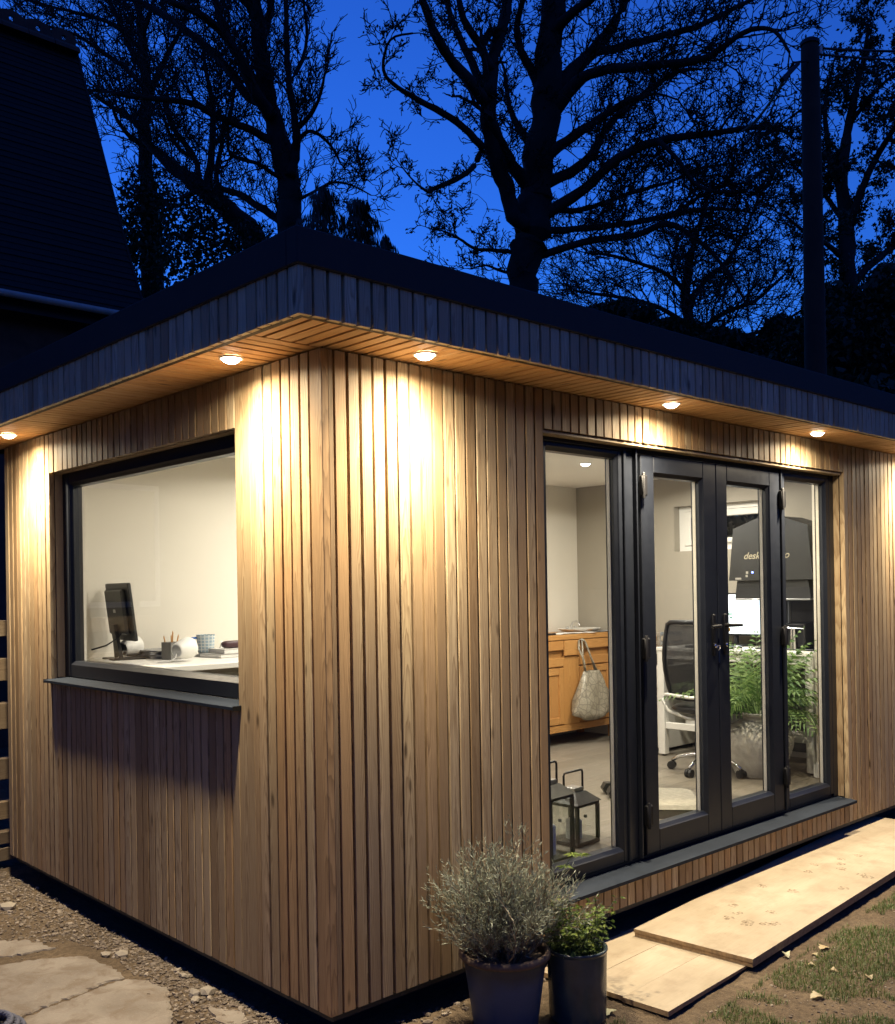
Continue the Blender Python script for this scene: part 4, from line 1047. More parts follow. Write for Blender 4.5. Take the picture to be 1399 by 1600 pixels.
mon = thing('monitor', 'computer monitor with a glowing white screen on the white desk', 'monitor', (4.97, 1.28, DKZ))
MB().cbox(0.0, -0.31, 0.085, 0.030, 0.31, 0.425, 0.004).build('bezel', M['blackp'], mon)
M['screen'] = emis('screen', (0.70, 0.88, 1.0), 1.5)
MB().box(-0.0015, -0.297, 0.100, -0.0003, 0.297, 0.412).build('screen', M['screen'], mon)
MB().tube([(0.035, 0, 0.02), (0.035, 0, 0.26)], 0.02, 10).cbox(-0.06, -0.12, 0.0005, 0.13, 0.12, 0.014, 0.004).build('stand', M['blackp'], mon)
MB().box(-0.0022, 0.01, 0.25, -0.0016, 0.05, 0.262).box(-0.0022, 0.01, 0.22, -0.0016, 0.035, 0.232).build('icon', simple('icon', (0.05,0.25,0.15), 0.5), mon)

hd = thing('scanner', 'tall black hooded scanner with gold lettering standing on the desk', 'scanner', (4.66, 0.79, DKZ))
hz = lambda z: z - DKZ
MB().prism([(0.34, hz(1.590)), (-0.335, hz(1.590)), (-0.300, hz(1.985)), (-0.075, hz(2.062)), (0.080, hz(2.062)), (0.298, hz(1.985))], 0.0, 0.36, 'x').build('hood', M['charcoal'], hd)
MB().prism([(0.285, hz(1.589)), (-0.285, hz(1.589)), (-0.305, hz(1.452)), (0.305, hz(1.452))][::-1], 0.025, 0.34, 'x').build('lower_hood', M['charcoal'], hd)
MB().cbox(0.02, -0.30, hz(1.440), 0.34, 0.30, hz(1.4515), 0.002).build('light_strip', M['steel'], hd)
MB().cbox(0.30, -0.29, 0.012, 0.38, 0.16, hz(1.4395), 0.004).build('back_panel', M['blackp'], hd)
MB().cbox(0.05, -0.30, 0.0005, 0.38, 0.16, 0.0115, 0.003).build('base', M['blackp'], hd)
MB().cbox(0.09, -0.22, 0.012, 0.26, -0.04, 0.20, 0.010).tube([(0.10, -0.10, 0.20), (0.10, -0.10, 0.36)], 0.012, 8).build('stage', M['blackp'], hd, angle=40)
MB().tube([(0.07, -0.05, 0.012), (0.07, -0.05, 0.14)], [0.022, 0.014], 10).tube([(0.07, -0.14, 0.012), (0.07, -0.14, 0.16)], [0.025, 0.018], 10).tube([(0.07, -0.22, 0.16), (0.07, 0.0, 0.165)], 0.006, 8).build('stage_fitting', M['chrome'], hd, angle=40)
M['gold'] = simple('gold', (0.36,0.315,0.22), 0.45, var=0.1)
def lettering(name, txt, y, z, size, shear, mt, parent, x=-0.0012):
    cu = bpy.data.curves.new(name, 'FONT'); cu.body = txt; cu.size = size; cu.shear = shear; cu.extrude = 0.0006; cu.offset = 0.0008
    tmp = bpy.data.objects.new(name, cu); COL.objects.link(tmp)
    dg = bpy.context.evaluated_depsgraph_get(); me = bpy.data.meshes.new_from_object(tmp.evaluated_get(dg)); bpy.data.objects.remove(tmp)
    me.materials.clear(); me.materials.append(mt)
    o = obj(name, me, parent)
    o.matrix_local = TR((x, y, z)) @ Matrix(((0,0,-1),(-1,0,0),(0,1,0))).to_4x4()     # reads along -y, stands along z, faces -x
    return o
lettering('lettering', 'desk', 0.215, hz(1.752), 0.072, 0.35, M['gold'], hd)
lettering('lettering', 'o', -0.115, hz(1.752), 0.072, 0.35, M['gold'], hd)
MB().box(-0.0015, 0.175, hz(1.640), -0.0003, 0.195, hz(1.658)).box(-0.0015, 0.180, hz(1.615), -0.0003, 0.198, hz(1.632)).box(-0.0015, 0.235, hz(1.597), -0.0003, 0.285, hz(1.612)).build('marking', simple('marking', (0.30,0.28,0.24), 0.5), hd)
place(MB().lathe([(0.007, 0), (0.007, 0.002), (0, 0.003)], 12), 'indicator', emis('indicator', (0.05, 0.12, 1.0), 12.0), hd, TR((-0.0005, 0.140, hz(1.650))) @ RYm(-90))

kb = MB().cbox(0, -0.2, 0, 0.14, 0.2, 0.018, 0.004).build('keyboard', M['blackp']); kb.location = (4.57, 1.28, DKZ + 0.001); tag(kb, 'black keyboard on the white desk in front of the glowing monitor', 'keyboard')
ms = MB().lathe([(0.0, 0.0), (0.032, 0.0), (0.036, 0.010), (0.026, 0.026), (0.0, 0.032)], 16).build('desk_mouse', M['chrome'], smooth=True); ms.location = (4.60, 1.03, DKZ + 0.001); tag(ms, 'small silver rounded mouse on the desk near the plant', 'mouse')

# ---- office chair
ch = thing('office_chair', 'black mesh office chair with white frame on chrome castor base before the desk', 'chair', (4.20, 1.015, FLOOR), R(4))
base = MB()
for k in range(5):
    a = R(90 + 72*k + 14); d = Vector((math.cos(a), math.sin(a), 0))
    lg = MB().tube([d*0.03 + Vector((0,0,0.115)), d*0.14 + Vector((0,0,0.120)), d*0.24 + Vector((0,0,0.098)), d*0.30 + Vector((0,0,0.066))], [0.022, 0.018, 0.015, 0.012], 10).build('base_leg', M['chrome'], ch, smooth=True)
    p_ = d*0.30
    mb = MB()
    sd = Vector((-d.y, d.x, 0))
    for s_ in (-1, 1):
        c = p_ + sd*0.014*s_ + Vector((0, 0, 0.031))
        pts = [c - sd*0.010, c + sd*0.010]
        mb.tube(pts, 0.030, 14)
    mb.build('castor', M['blackp'], ch, angle=40)
MB().tube([(0,0,0.09), (0,0,0.30)], 0.030, 12).tube([(0,0,0.3), (0,0,0.42)], 0.018, 12).build('gas_lift', M['blackp'], ch, angle=40)
sm = MB()
bm = bmesh.new(); bmesh.ops.create_uvsphere(bm, u_segments=20, v_segments=10, radius=1.0)
for p in bm.verts: p.co = Vector((math.copysign(abs(p.co.x)**0.6, p.co.x)*0.25, math.copysign(abs(p.co.y)**0.6, p.co.y)*0.25, p.co.z*0.045 + 0.47))
sm.bm(bm).build('seat', M['blackp'], ch, smooth=True)
def meshmat():
    m = bpy.data.materials.new('chair_mesh'); m.use_nodes = True; nt = m.node_tree; nt.nodes.clear()
    o_ = N(nt, 'ShaderNodeOutputMaterial'); mx = N(nt, 'ShaderNodeMixShader'); tb = N(nt, 'ShaderNodeBsdfTransparent'); pb = N(nt, 'ShaderNodeBsdfPrincipled')
    pb.inputs['Base Color'].default_value = (0.02, 0.02, 0.022, 1); pb.inputs['Roughness'].default_value = 0.7
    vo = N(nt, 'ShaderNodeTexVoronoi', feature='DISTANCE_TO_EDGE'); vo.inputs['Scale'].default_value = 420.0
    nt.links.new(N(nt, 'ShaderNodeTexCoord').outputs['Object'], vo.inputs['Vector'])
    r = ramp(nt, vo.outputs['Distance'], [(0.24, (1, 1, 1)), (0.30, (0, 0, 0))])
    nt.links.new(r, mx.inputs[0]); nt.links.new(tb.outputs[0], mx.inputs[1]); nt.links.new(pb.outputs[0], mx.inputs[2]); nt.links.new(mx.outputs[0], o_.inputs[0])
    return m
M['chairmesh'] = meshmat()
def backpt(s_, t):       # s across -1..1, t up 0..1 : curved backrest behind the sitter (toward -x)
    wz = 0.56 + 0.52*t; hw_ = 0.225 - 0.02*t + 0.015*math.sin(math.pi*t)
    return Vector((-0.24 - 0.05*math.sin(math.pi*t*0.9) - 0.05*t + 0.06*s_*s_, hw_*s_, wz))
mb = MB(); nu, nv = 12, 12
mb.add([backpt(-1 + 2*i/nu, j/nv) for j in range(nv + 1) for i in range(nu + 1)], [(j*(nu+1) + i, j*(nu+1) + i + 1, (j+1)*(nu+1) + i + 1, (j+1)*(nu+1) + i) for j in range(nv) for i in range(nu)])
mb.build('back_mesh', M['chairmesh'], ch, smooth=True)
rim = [backpt(-1, j/8) for j in range(9)] + [backpt(-1 + 0.15, 1.03)] + [backpt(-1 + 2*i/6, 1.035) for i in range(1, 6)] + [backpt(1 - 0.15, 1.03)] + [backpt(1, 1 - j/8) for j in range(9)] + [backpt(1 - 2*i/6, -0.02) for i in range(1, 6)] + [backpt(-1, 0)]
MB().tube(rim, 0.018, 8).build('back_frame', M['blackp'], ch, smooth=True)
MB().tube([(-0.22, 0.235, 0.58), (-0.285, 0.240, 0.54), (-0.27, 0.20, 0.46), (-0.20, 0.08, 0.40), (-0.05, 0.0, 0.40)], [0.010, 0.013, 0.013, 0.012, 0.015], 8).tube([(-0.22, -0.235, 0.58), (-0.285, -0.240, 0.54), (-0.27, -0.20, 0.46), (-0.20, -0.08, 0.40), (-0.05, 0.0, 0.40)], [0.010, 0.013, 0.013, 0.012, 0.015], 8).tube([(-0.262, -0.225, 0.575), (-0.300, 0, 0.565), (-0.262, 0.225, 0.575)], 0.012, 8).build('back_support', M['white'], ch, smooth=True)

# ---- stone urn with a parlour palm by the glass
M['urn'] = simple('urn_stone', (0.44,0.41,0.355), 0.8, var=0.28, scale=9, bmp=0.5, bscale=50)
UR = Vector((4.30, 0.70, FLOOR))
ur = thing('urn', 'big weathered grey stone urn inside the right hand glass', 'urn', UR)
MB().lathe([(0.155, 0.0), (0.165, 0.015), (0.205, 0.12), (0.237, 0.22), (0.240, 0.275), (0.215, 0.335), (0.15, 0.378), (0.105, 0.395), (0.10, 0.415), (0.118, 0.430), (0.122, 0.445), (0.110, 0.450), (0.095, 0.44), (0.09, 0.40)], 40, wob=lambda i, t: 0.006*math.sin(3*t + i)).build('urn_body', M['urn'], ur, smooth=True)
MB().lathe([(0.0, 0.425), (0.098, 0.42)], 20).build('soil', M['compost'], ur)
pl = thing('palm', 'bushy green parlour palm growing in the stone urn', 'palm', UR + Vector((0, 0, 0.42)))
st, lf = MB(), MB()
rnd = random.Random(21)
for i in range(62):
    a = rnd.uniform(0, 6.283); el = rnd.uniform(0.45, 1.40); ln = rnd.uniform(0.36, 0.70)
    d = Vector((math.cos(a)*math.cos(el), math.sin(a)*math.cos(el), math.sin(el)))
    p = Vector((math.cos(a), math.sin(a), 0))*0.03; pts = [p.copy()]; n = 14
    for k in range(n):
        d = (d + Vector((0, 0, -0.075 - 0.03*(k/n)))).normalized(); p = p + d*ln/n
        p.y = max(p.y, 0.21 - UR.y + 0.005); p.x = min(p.x, 4.475 - UR.x) if p.y + UR.y < 0.40 else p.x
        pts.append(p.copy())
    st.tube(pts, [0.004*(1 - 0.06*k) for k in range(n + 1)], 4, cap=False)
    for k in range(3, n + 1):
        t = (pts[k] - pts[k-1]).normalized(); s_ = t.cross(Vector((0, 0, 1)))
        if s_.length < 1e-3: s_ = Vector((1, 0, 0))
        s_.normalize(); up2 = s_.cross(t)
        L0 = 0.155*math.sin(math.pi*(0.12 + 0.83*k/n))*rnd.uniform(0.8, 1.1)
        for sg in (-1, 1):
            e1 = pts[k] + (s_*sg*0.85 + t*0.55 + up2*0.18)*L0*0.5; e2 = pts[k] + (s_*sg*0.80 + t*0.70)*L0 - Vector((0, 0, L0*0.38))
            ww = t*0.0105
            yl = 0.213 - UR.y
            for q in (e1, e2): q.y = max(q.y, yl)
            lf.add([pts[k], e1 - ww, e2, e1 + ww], [(0,1,2,3)])
st.build('stems', M['palm'], pl); lf.build('foliage', M['palm'], pl)
yb_ = MB(); yb_.lathe([(0.0, 0.0), (0.016, 0.006), (0.020, 0.020), (0.014, 0.034), (0.0, 0.042)], 12)
o = yb_.build('seed_head', simple('ochre', (0.42,0.24,0.04), 0.6), pl, smooth=True); o.location = (-0.12, 0.16, 0.60); st2 = MB().tube([(-0.12, 0.16, 0.60), (-0.01, 0.04, 0.0)], 0.002, 4).build('seed_stem', M['palm'], pl)

# ---- two metal lanterns just inside the left glass
M['bronze'] = simple('bronze', (0.040,0.037,0.030), 0.42, metal=0.3, var=0.3, scale=20)
def lantern(label, x, y, w_, h, rz):
    t = thing('lantern', label, 'lantern', (x, y, FLOOR), rz, 'metal lanterns on the floor inside the door')
    h2 = w_/2; p = 0.0085
    MB().cbox(-h2, -h2, 0.0, h2, h2, 0.022, 0.003).build('lantern_base', M['bronze'], t)
    for sx in (-1, 1):
        for sy in (-1, 1):
            cx_, cy_ = sx*(h2 - p), sy*(h2 - p)
            MB().box(cx_ - p, cy_ - p, 0.0222, cx_ + p, cy_ + p, h - 0.018).build('corner_post', M['bronze'], t)
    MB().cbox(-h2, -h2, h - 0.0178, h2, h2, h, 0.003).build('top_frame', M['bronze'], t)
    r = h2 + 0.008; q = w_*0.24; ht = w_*0.26
    MB().add([(-r,-r,h + 0.0005),(r,-r,h + 0.0005),(r,r,h + 0.0005),(-r,r,h + 0.0005),(-q,-q,h+ht),(q,-q,h+ht),(q,q,h+ht),(-q,q,h+ht)], [(3,2,1,0),(4,5,6,7),(0,1,5,4),(1,2,6,5),(2,3,7,6),(3,0,4,7)]).build('lantern_roof', M['bronze'], t)
    MB().cbox(-q*0.8, -q*0.8, h + ht + 0.0003, q*0.8, q*0.8, h + ht + 0.022, 0.002).build('vent', M['steel'], t)
    hh = h + ht + 0.004; hw_ = w_*0.42; hg = w_*0.50
    MB().tube([(-hw_, 0, hh - 0.02), (-hw_, 0, hh + hg*0.85), (-hw_*0.93, 0, hh + hg*0.97), (-hw_*0.8, 0, hh + hg), (hw_*0.8, 0, hh + hg), (hw_*0.93, 0, hh + hg*0.97), (hw_, 0, hh + hg*0.85), (hw_, 0, hh - 0.02)], 0.0062, 8).build('handle', M['bronze'], t, smooth=True)
    for a in range(4):
        o = MB().box(-h2 + 2*p + 0.0005, -h2 + 0.008, 0.0225, h2 - 2*p - 0.0005, -h2 + 0.011, h - 0.0182).build('pane', M['glass'], t); o.rotation_euler = (0, 0, R(90*a))
    MB().lathe([(w_*0.22, 0.0), (w_*0.22, h*0.42), (w_*0.18, h*0.45), (0.0, h*0.46)], 24, (0, 0, 0.0225)).build('candle', M['paper'], t, angle=40)
    MB().cbox(h2 + 0.0005, -0.008, h*0.5, h2 + 0.012, 0.008, h*0.5 + 0.016, 0.002).build('latch', M['bronze'], t)
    return t
lantern('smaller bronze lantern with a candle standing free inside the glass', 1.965, 0.47, 0.198, 0.222, R(3))
lantern('taller bronze lantern half hidden behind the end of the cladding', 1.625, 0.36, 0.195, 0.325, R(3))

o = MB().prism([(0.042*math.cos(R(60*k)), 0.042*math.sin(R(60*k))) for k in range(6)], -0.035, 0.035, 'y')
o.tube([(0, 0.03, 0), (0, 0.12, 0)], 0.014, 8); o.prism([(0.042*math.cos(R(60*k)), 0.042*math.sin(R(60*k))) for k in range(6)], 0.115, 0.185, 'y')
o = o.build('dumbbell', M['charcoal']); o.location = (2.99, 0.985, FLOOR + 0.0375); o.rotation_euler = (0, 0, R(-38)); tag(o, 'small dark hexagonal dumbbell lying on the floor by the door post', 'dumbbell')
M['bedtop'] = simple('bedtop', (0.34,0.31,0.245), 0.95, var=0.2, scale=25, bmp=0.8, bscale=140)
M['bedside'] = simple('bedside', (0.12,0.108,0.09), 0.9, var=0.15, scale=25)
bd_ = thing('dog_bed', 'flat beige fleece pet bed with a dark side on the floor', 'pet bed', (2.96, 0.58, FLOOR), R(40))
def rr2(hx, hy, r, n=6):
    P_ = []
    for cx_, cy_, a0 in ((hx-r, hy-r, 0), (-hx+r, hy-r, 90), (-hx+r, -hy+r, 180), (hx-r, -hy+r, 270)):
        P_ += [(cx_ + r*math.cos(R(a0 + 90*k/n)), cy_ + r*math.sin(R(a0 + 90*k/n))) for k in range(n + 1)]
    return P_
MB().prism(rr2(0.28, 0.21, 0.10), 0.001, 0.055, 'z').build('bed_side', M['bedside'], bd_)
P_ = rr2(0.284, 0.214, 0.10); P2 = rr2(0.255, 0.185, 0.085); n = len(P_)
MB().add([(x, y, 0.0555) for x, y in P_] + [(x, y, 0.075) for x, y in P2], [(i, (i+1) % n, n + (i+1) % n, n + i) for i in range(n)] + [tuple(range(n, 2*n))]).build('bed_top', M['bedtop'], bd_, smooth=False)

# ---- white desk seen through the picture window, with the things on it
WZ = 1.168
wd = thing('desk', 'white desk in the corner behind the picture window', 'desk', (0.37, 1.97, FLOOR))
MB().cbox(0, 0, WZ - FLOOR - 0.032, 1.75, 1.06, WZ - FLOOR, 0.003).build('desktop', M['white'], wd)
for x, y in ((0.03, 0.04), (1.66, 0.04), (0.03, 0.97), (1.66, 0.97)): MB().cbox(x, y, 0.0, x + 0.05, y + 0.05, WZ - FLOOR - 0.0325, 0.003).build('leg', M['white'], wd)
MB().cbox(0.30, 0.06, 0.0, 0.72, 0.50, WZ - FLOOR - 0.10, 0.003).build('under_cupboard', M['white'], wd)
MB().box(0.09, 0.95, WZ - FLOOR - 0.16, 1.65, 0.965, WZ - FLOOR - 0.033).build('back_rail', M['taupe'], wd)
sc2 = thing('monitor', 'black monitor seen from behind through the picture window', 'monitor', (0.545, 2.79, WZ), R(-6))
T_ = TR((0, 0, 0)) @ RYm(-7)
place(MB().cbox(0.0, -0.20, 0.115, 0.022, 0.20, 0.465, 0.005), 'panel', M['charcoal'], sc2, T_)
place(MB().cbox(-0.030, -0.15, 0.155, -0.0005, 0.15, 0.43, 0.010), 'back_cover', M['charcoal'], sc2, T_)
place(MB().cbox(-0.0315, -0.02, 0.29, -0.0302, 0.02, 0.31, 0.0004), 'badge', M['steel'], sc2, T_)
place(MB().prism([(-0.05, 0.012), (-0.02, 0.22), (0.02, 0.22), (0.05, 0.012)][::-1], -0.052, -0.031, 'x'), 'stand', M['blackp'], sc2, T_)
MB().cbox(-0.11, -0.11, 0.0005, 0.09, 0.11, 0.012, 0.004).build('foot', M['blackp'], sc2)
cb_ = MB().tube([(0.515, 2.78, 1.33), (0.46, 2.72, 1.30), (0.40, 2.74, 1.26), (0.335, 2.80, 1.235)], 0.005, 6).build('monitor_cable', M['blackp'], smooth=True); tag(cb_, 'black cable drooping from the back of the monitor by the window', 'cable')
def speaker(label, x, y, rz):
    t = thing('speaker', label, 'speaker', (x, y, WZ), rz, 'white desk speakers')
    o = place(MB().lathe([(0.0, 0.0), (0.038, 0.0), (0.046, 0.010), (0.060, 0.07), (0.063, 0.105), (0.058, 0.118), (0.054, 0.118)], 28), 'cabinet', M['white'], t, TR((-0.055, 0, 0.064)) @ RYm(82), angle=50)
    place(MB().lathe([(0.0, 0.1165), (0.054, 0.1165)], 24), 'grille', M['steel'], t, TR((-0.055, 0, 0.064)) @ RYm(82))
    place(MB().lathe([(0.0, -0.0015), (0.034, -0.0008), (0.036, 0.004)], 24), 'port', M['steel'], t, TR((-0.055, 0, 0.064)) @ RYm(82))
    MB().tube([(-0.055, 0.0, 0.05), (-0.085, -0.02, 0.03), (-0.11, 0.0, 0.008), (-0.16, 0.05, 0.004)], 0.003, 6).build('lead', M['paper'], t, smooth=True)
    return t
speaker('white tapered desk speaker standing in front of the black monitor', 0.575, 2.80, R(20))
speaker('white tapered desk speaker between the pen pot and the mug', 0.655, 2.28, R(20))
mg = MB()
rr = random.Random(4)
for k in range(6):
    a = R(rr.uniform(-14, 14)); z = 0.001 + k*0.0085; w2, d2 = 0.11*rr.uniform(0.85, 1), 0.15*rr.uniform(0.85, 1)
    c_, s_ = math.cos(a), math.sin(a)
    q = [(c_*x - s_*y, s_*x + c_*y) for x, y in ((-w2, -d2), (w2, -d2), (w2, d2), (-w2, d2))]
    mg.prism(q, z, z + 0.0075, 'z')
o = mg.build('magazine_pile', simple('magpile', (0.26,0.26,0.26), 0.5, var=0.6, scale=24)); o.location = (0.735, 2.73, WZ); tag(o, 'untidy pile of grey magazines between monitor and pen pot', 'magazines')
o = MB().cbox(-0.16, -0.06, 0, 0.16, 0.06, 0.02, 0.003).build('black_folder', M['blackp']); o.location = (0.86, 2.96, WZ + 0.001); tag(o, 'thin black folder behind the pile of grey magazines', 'folder')
pp = thing('pen_pot', 'square grey metal pen pot on the window desk', 'pen pot', (0.695, 2.50, WZ), R(15))
mb = MB(); a = 0.040
for (x0, y0, x1, y1) in ((-a, -a, a, -a + 0.003), (-a, a - 0.003, a, a), (-a, -a + 0.0032, -a + 0.003, a - 0.0032), (a - 0.003, -a + 0.0032, a, a - 0.0032)): mb.box(x0, y0, 0.0005, x1, y1, 0.105)
mb.box(-a + 0.0035, -a + 0.0035, 0.0005, a - 0.0035, a - 0.0035, 0.004).build('pot_walls', simple('pewter', (0.22,0.215,0.20), 0.4, metal=0.6, var=0.2), pp)
for k, (dx, dy, lx, ly, h) in enumerate(((-0.022, 0.02, -0.010, 0.006, 0.145), (0.004, -0.01, -0.006, 0.004, 0.15), (0.012, 0.012, 0.006, 0.0, 0.172), (0.020, -0.014, 0.022, 0.004, 0.150))):
    o = MB().tube([(dx*0.6, dy*0.6, 0.006), (dx + lx, dy + ly, h - 0.012), (dx + lx*1.06, dy + ly*1.06, h)], [0.004, 0.004, 0.001], 6).build('pencil', M['oak']); o.location = (0.695, 2.50, WZ); tag(o, ('pencil at the left edge of the square pen pot', 'pencil second from the left in the square pen pot', 'tallest pencil standing in the square pen pot', 'pencil leaning furthest right in the square pen pot')[k], 'pencil', 'pencils in the pen pot')
def checkmat():
    m, nt, b = nm('mug_check')
    tc = N(nt, 'ShaderNodeTexCoord').outputs['Object']; sx = N(nt, 'ShaderNodeSeparateXYZ'); nt.links.new(tc, sx.inputs[0])
    an = fmath(nt, 'ARCTAN2', sx.outputs[1], sx.outputs[0])
    g1 = fmath(nt, 'FRACT', fmath(nt, 'MULTIPLY', an, 14/6.283)); g2 = fmath(nt, 'FRACT', fmath(nt, 'MULTIPLY', sx.outputs[2], 50.0))
    k = fmath(nt, 'MAXIMUM', fmath(nt, 'LESS_THAN', g1, 0.22), fmath(nt, 'LESS_THAN', g2, 0.22))
    c = mixc(nt, k, (0.32,0.42,0.48), (0.72,0.72,0.68)); nt.links.new(c, b.inputs['Base Color']); b.inputs['Roughness'].default_value = 0.25
    return m
M['check'] = checkmat()
mu = thing('mug', 'pale blue and white checked mug on the window desk', 'mug', (0.985, 2.60, WZ))
MB().cbox(-0.075, -0.06, 0.0005, 0.075, 0.06, 0.016, 0.003).build('coaster_block', M['steel'], mu)
MB().lathe([(0.0, 0.017), (0.044, 0.017), (0.050, 0.03), (0.058, 0.135), (0.055, 0.135), (0.047, 0.035), (0.0, 0.03)], 28).build('mug_body', M['check'], mu, angle=60)
MB().tube([(-0.052, 0.02, 0.115), (-0.085, 0.04, 0.115), (-0.09, 0.043, 0.08), (-0.075, 0.036, 0.055), (-0.05, 0.02, 0.05)], 0.008, 8).build('handle', simple('cobalt', (0.03,0.14,0.50), 0.25), mu, smooth=True)
for k, (x, y, w2, d2, z, h, lb, mt) in enumerate(((1.06, 2.44, 0.15, 0.11, 0.0005, 0.022, 'grey book lying lowest at the right of the window desk', 'steel'), (1.10, 2.44, 0.13, 0.10, 0.023, 0.028, 'white book lying on the grey book at the right of the window desk', 'paper'))):
    o = thing('book', lb, 'book', (x, y, WZ + z), R(6 - 9*k), 'books on the window desk')
    MB().box(-w2 + 0.004, -d2 + 0.004, 0.003, w2 - 0.002, d2 - 0.004, h - 0.003).build('pages', M['paper'], o)
    MB().box(-w2, -d2, 0.0, w2, d2, 0.0028).box(-w2, -d2, h - 0.0028, w2, d2, h).box(w2 - 0.0018, -d2, 0.003, w2, d2, h - 0.003).build('cover', simple('cover%d' % k, (0.28,0.27,0.25) if k == 0 else (0.62,0.60,0.56), 0.5, var=0.2), o)
bm = bmesh.new(); bmesh.ops.create_uvsphere(bm, u_segments=20, v_segments=10, radius=1.0)
for p in bm.verts: p.co = Vector((math.copysign(abs(p.co.x)**0.5, p.co.x)*0.085, math.copysign(abs(p.co.y)**0.6, p.co.y)*0.035, math.copysign(abs(p.co.z)**0.6, p.co.z)*0.023))
o = MB().bm(bm).build('glasses_case', simple('plum', (0.055,0.022,0.026), 0.4, var=0.2), smooth=True); o.location = (1.085, 2.43, WZ + 0.0755); o.rotation_euler = (0, 0, R(2)); tag(o, 'dark plum glasses case lying on the white book', 'glasses case')
o = MB().add([(-0.09, -0.06, 0.0), (0.06, -0.08, 0.0), (0.09, 0.05, 0.0), (-0.02, 0.09, 0.02), (-0.05, 0.0, 0.085), (0.02, 0.02, 0.07)], [(0,1,4),(1,5,4),(1,2,5),(2,3,5),(3,4,5),(3,0,4),(0,3,2,1)]).build('crumpled_paper', M['paper']); o.location = (1.18, 2.66, WZ + 0.001); tag(o, 'crumpled white paper behind the books on the window desk', 'paper')

# ================================================================ house beyond, pole, trees
M['brick'] = simple('brick_wall', (0.10,0.055,0.038), 0.9, var=0.35, scale=6, bmp=0.4, bscale=30, world=True)
M['tile'] = simple('roof_tile', (0.022,0.014,0.011), 0.85, var=0.4, scale=14, bmp=0.4, bscale=40, world=True)
M['ridge'] = simple('ridge_tile', (0.13,0.052,0.032), 0.8, var=0.3, scale=8, world=True)
M['gutter'] = simple('gutter', (0.74,0.74,0.74), 0.4, var=0.1)
EX, EY, EZ = 3.42, 8.25, 4.88            # right-hand end of the eaves
RY_, RZ_ = 10.10, 8.86                   # ridge above
hs = thing('house', 'dark tiled house with a steep roof and pale gutter behind the studio', 'house', (0, 0, 0))
MB().box(-9.0, EY + 0.28, GZ - 0.1, EX - 0.20, RY_ + 2.0, EZ + 0.06).build('wall', M['brick'], hs)
gw = MB().prism([(EY + 0.28, EZ + 0.06), (RY_, RZ_ - 0.30), (RY_ + 2.0, EZ + 0.06)][::-1], EX - 0.42, EX - 0.20, 'x').build('gable', M['brick'], hs)
# roof slope in tiled courses, kicking out at the eaves
def slope(s_):                 # 0 at the eaves, 1 at the ridge
    y = EY + (RY_ - EY) * s_; z = EZ + (RZ_ - EZ) * s_
    k = max(0.0, 0.30 - s_); z += 0.0; y -= 0.9 * k * k
    return y, z
rf = MB(); NC = 46
for i in range(NC):
    y0, z0 = slope(i / NC); y1, z1 = slope((i + 1) / NC)
    n_ = Vector((0, -(z1 - z0), (y1 - y0))).normalized()
    if n_.y > 0: n_ = -n_
    lift = n_ * (0.009 + 0.004*math.sin(i*2.3))
    rf.add([(-9.2, y0 + lift.y, z0 + lift.z), (EX, y0 + lift.y, z0 + lift.z), (EX, y1, z1), (-9.2, y1, z1), (-9.2, y0, z0), (EX, y0, z0)], [(0,1,2,3), (4,5,1,0), (1,5,2)])
rf.add([(-9.2, RY_, RZ_), (EX, RY_, RZ_), (EX, RY_ + 2.3, EZ), (-9.2, RY_ + 2.3, EZ)], [(0,1,2,3)])
roof_h = rf.build('roof', M['tile'], hs)
# verge: tile edge along the gable
vg = MB(); pts = [slope(i / 14) for i in range(15)]
for (y0, z0), (y1, z1) in zip(pts[:-1], pts[1:]):
    vg.add([(EX, y0, z0 - 0.10), (EX + 0.03, y0, z0 - 0.10), (EX + 0.03, y0, z0 + 0.03), (EX, y0, z0 + 0.03), (EX, y1, z1 - 0.10), (EX + 0.03, y1, z1 - 0.10), (EX + 0.03, y1, z1 + 0.03), (EX, y1, z1 + 0.03)], [(0,1,5,4),(1,2,6,5),(2,3,7,6),(3,0,4,7)])
vg.build('verge', M['tile'], roof_h)
# crested ridge tiles: a half-round saddle, an upstand with a scalloped top and a hole
def ridge_tile():
    mb = MB(); l = 0.34; n = 8
    vs = []
    for x in (0.004, l - 0.004):
        for k in range(n + 1):
            a = math.pi * k / n; vs.append((x, -0.16*math.cos(a), 0.13*math.sin(a) - 0.05))
    mb.add(vs, [(k, k + 1, n + 2 + k, n + 1 + k) for k in range(n)] + [tuple(range(n, -1, -1)), tuple(range(n + 1, 2*n + 2))])
    # crest plate with a round hole: ring of quads between the outline and the hole
    m = 20; out = []; inn = []
    for k in range(m):
        a = 2*math.pi*k/m; c, s_ = math.cos(a), math.sin(a)
        hx = l/2 - 0.006
        if s_ < -0.05: q = min(hx/max(1e-6, abs(c)), 0.055/max(1e-6, abs(s_)))
        else: q = min(hx/max(1e-6, abs(c)), 0.115/max(1e-6, abs(s_) + 0.25*abs(c)*1.0))
        out.append((l/2 + c*q, 0.150 + s_*q)); inn.append((l/2 + 0.034*c, 0.150 + 0.034*s_))
    vs = [(x, y, z) for y in (-0.018, 0.018) for ring in (out, inn) for x, z in ring]
    fs = []
    for k in range(m):
        j = (k + 1) % m
        fs += [(k, j, m + j, m + k), (2*m + j, 2*m + k, 3*m + k, 3*m + j), (j, k, 2*m + k, 2*m + j), (m + k, m + j, 3*m + j, 3*m + k)]
    mb.add(vs, fs)
    return mb.mesh('ridge_tile', M['ridge'])
rme = ridge_tile()
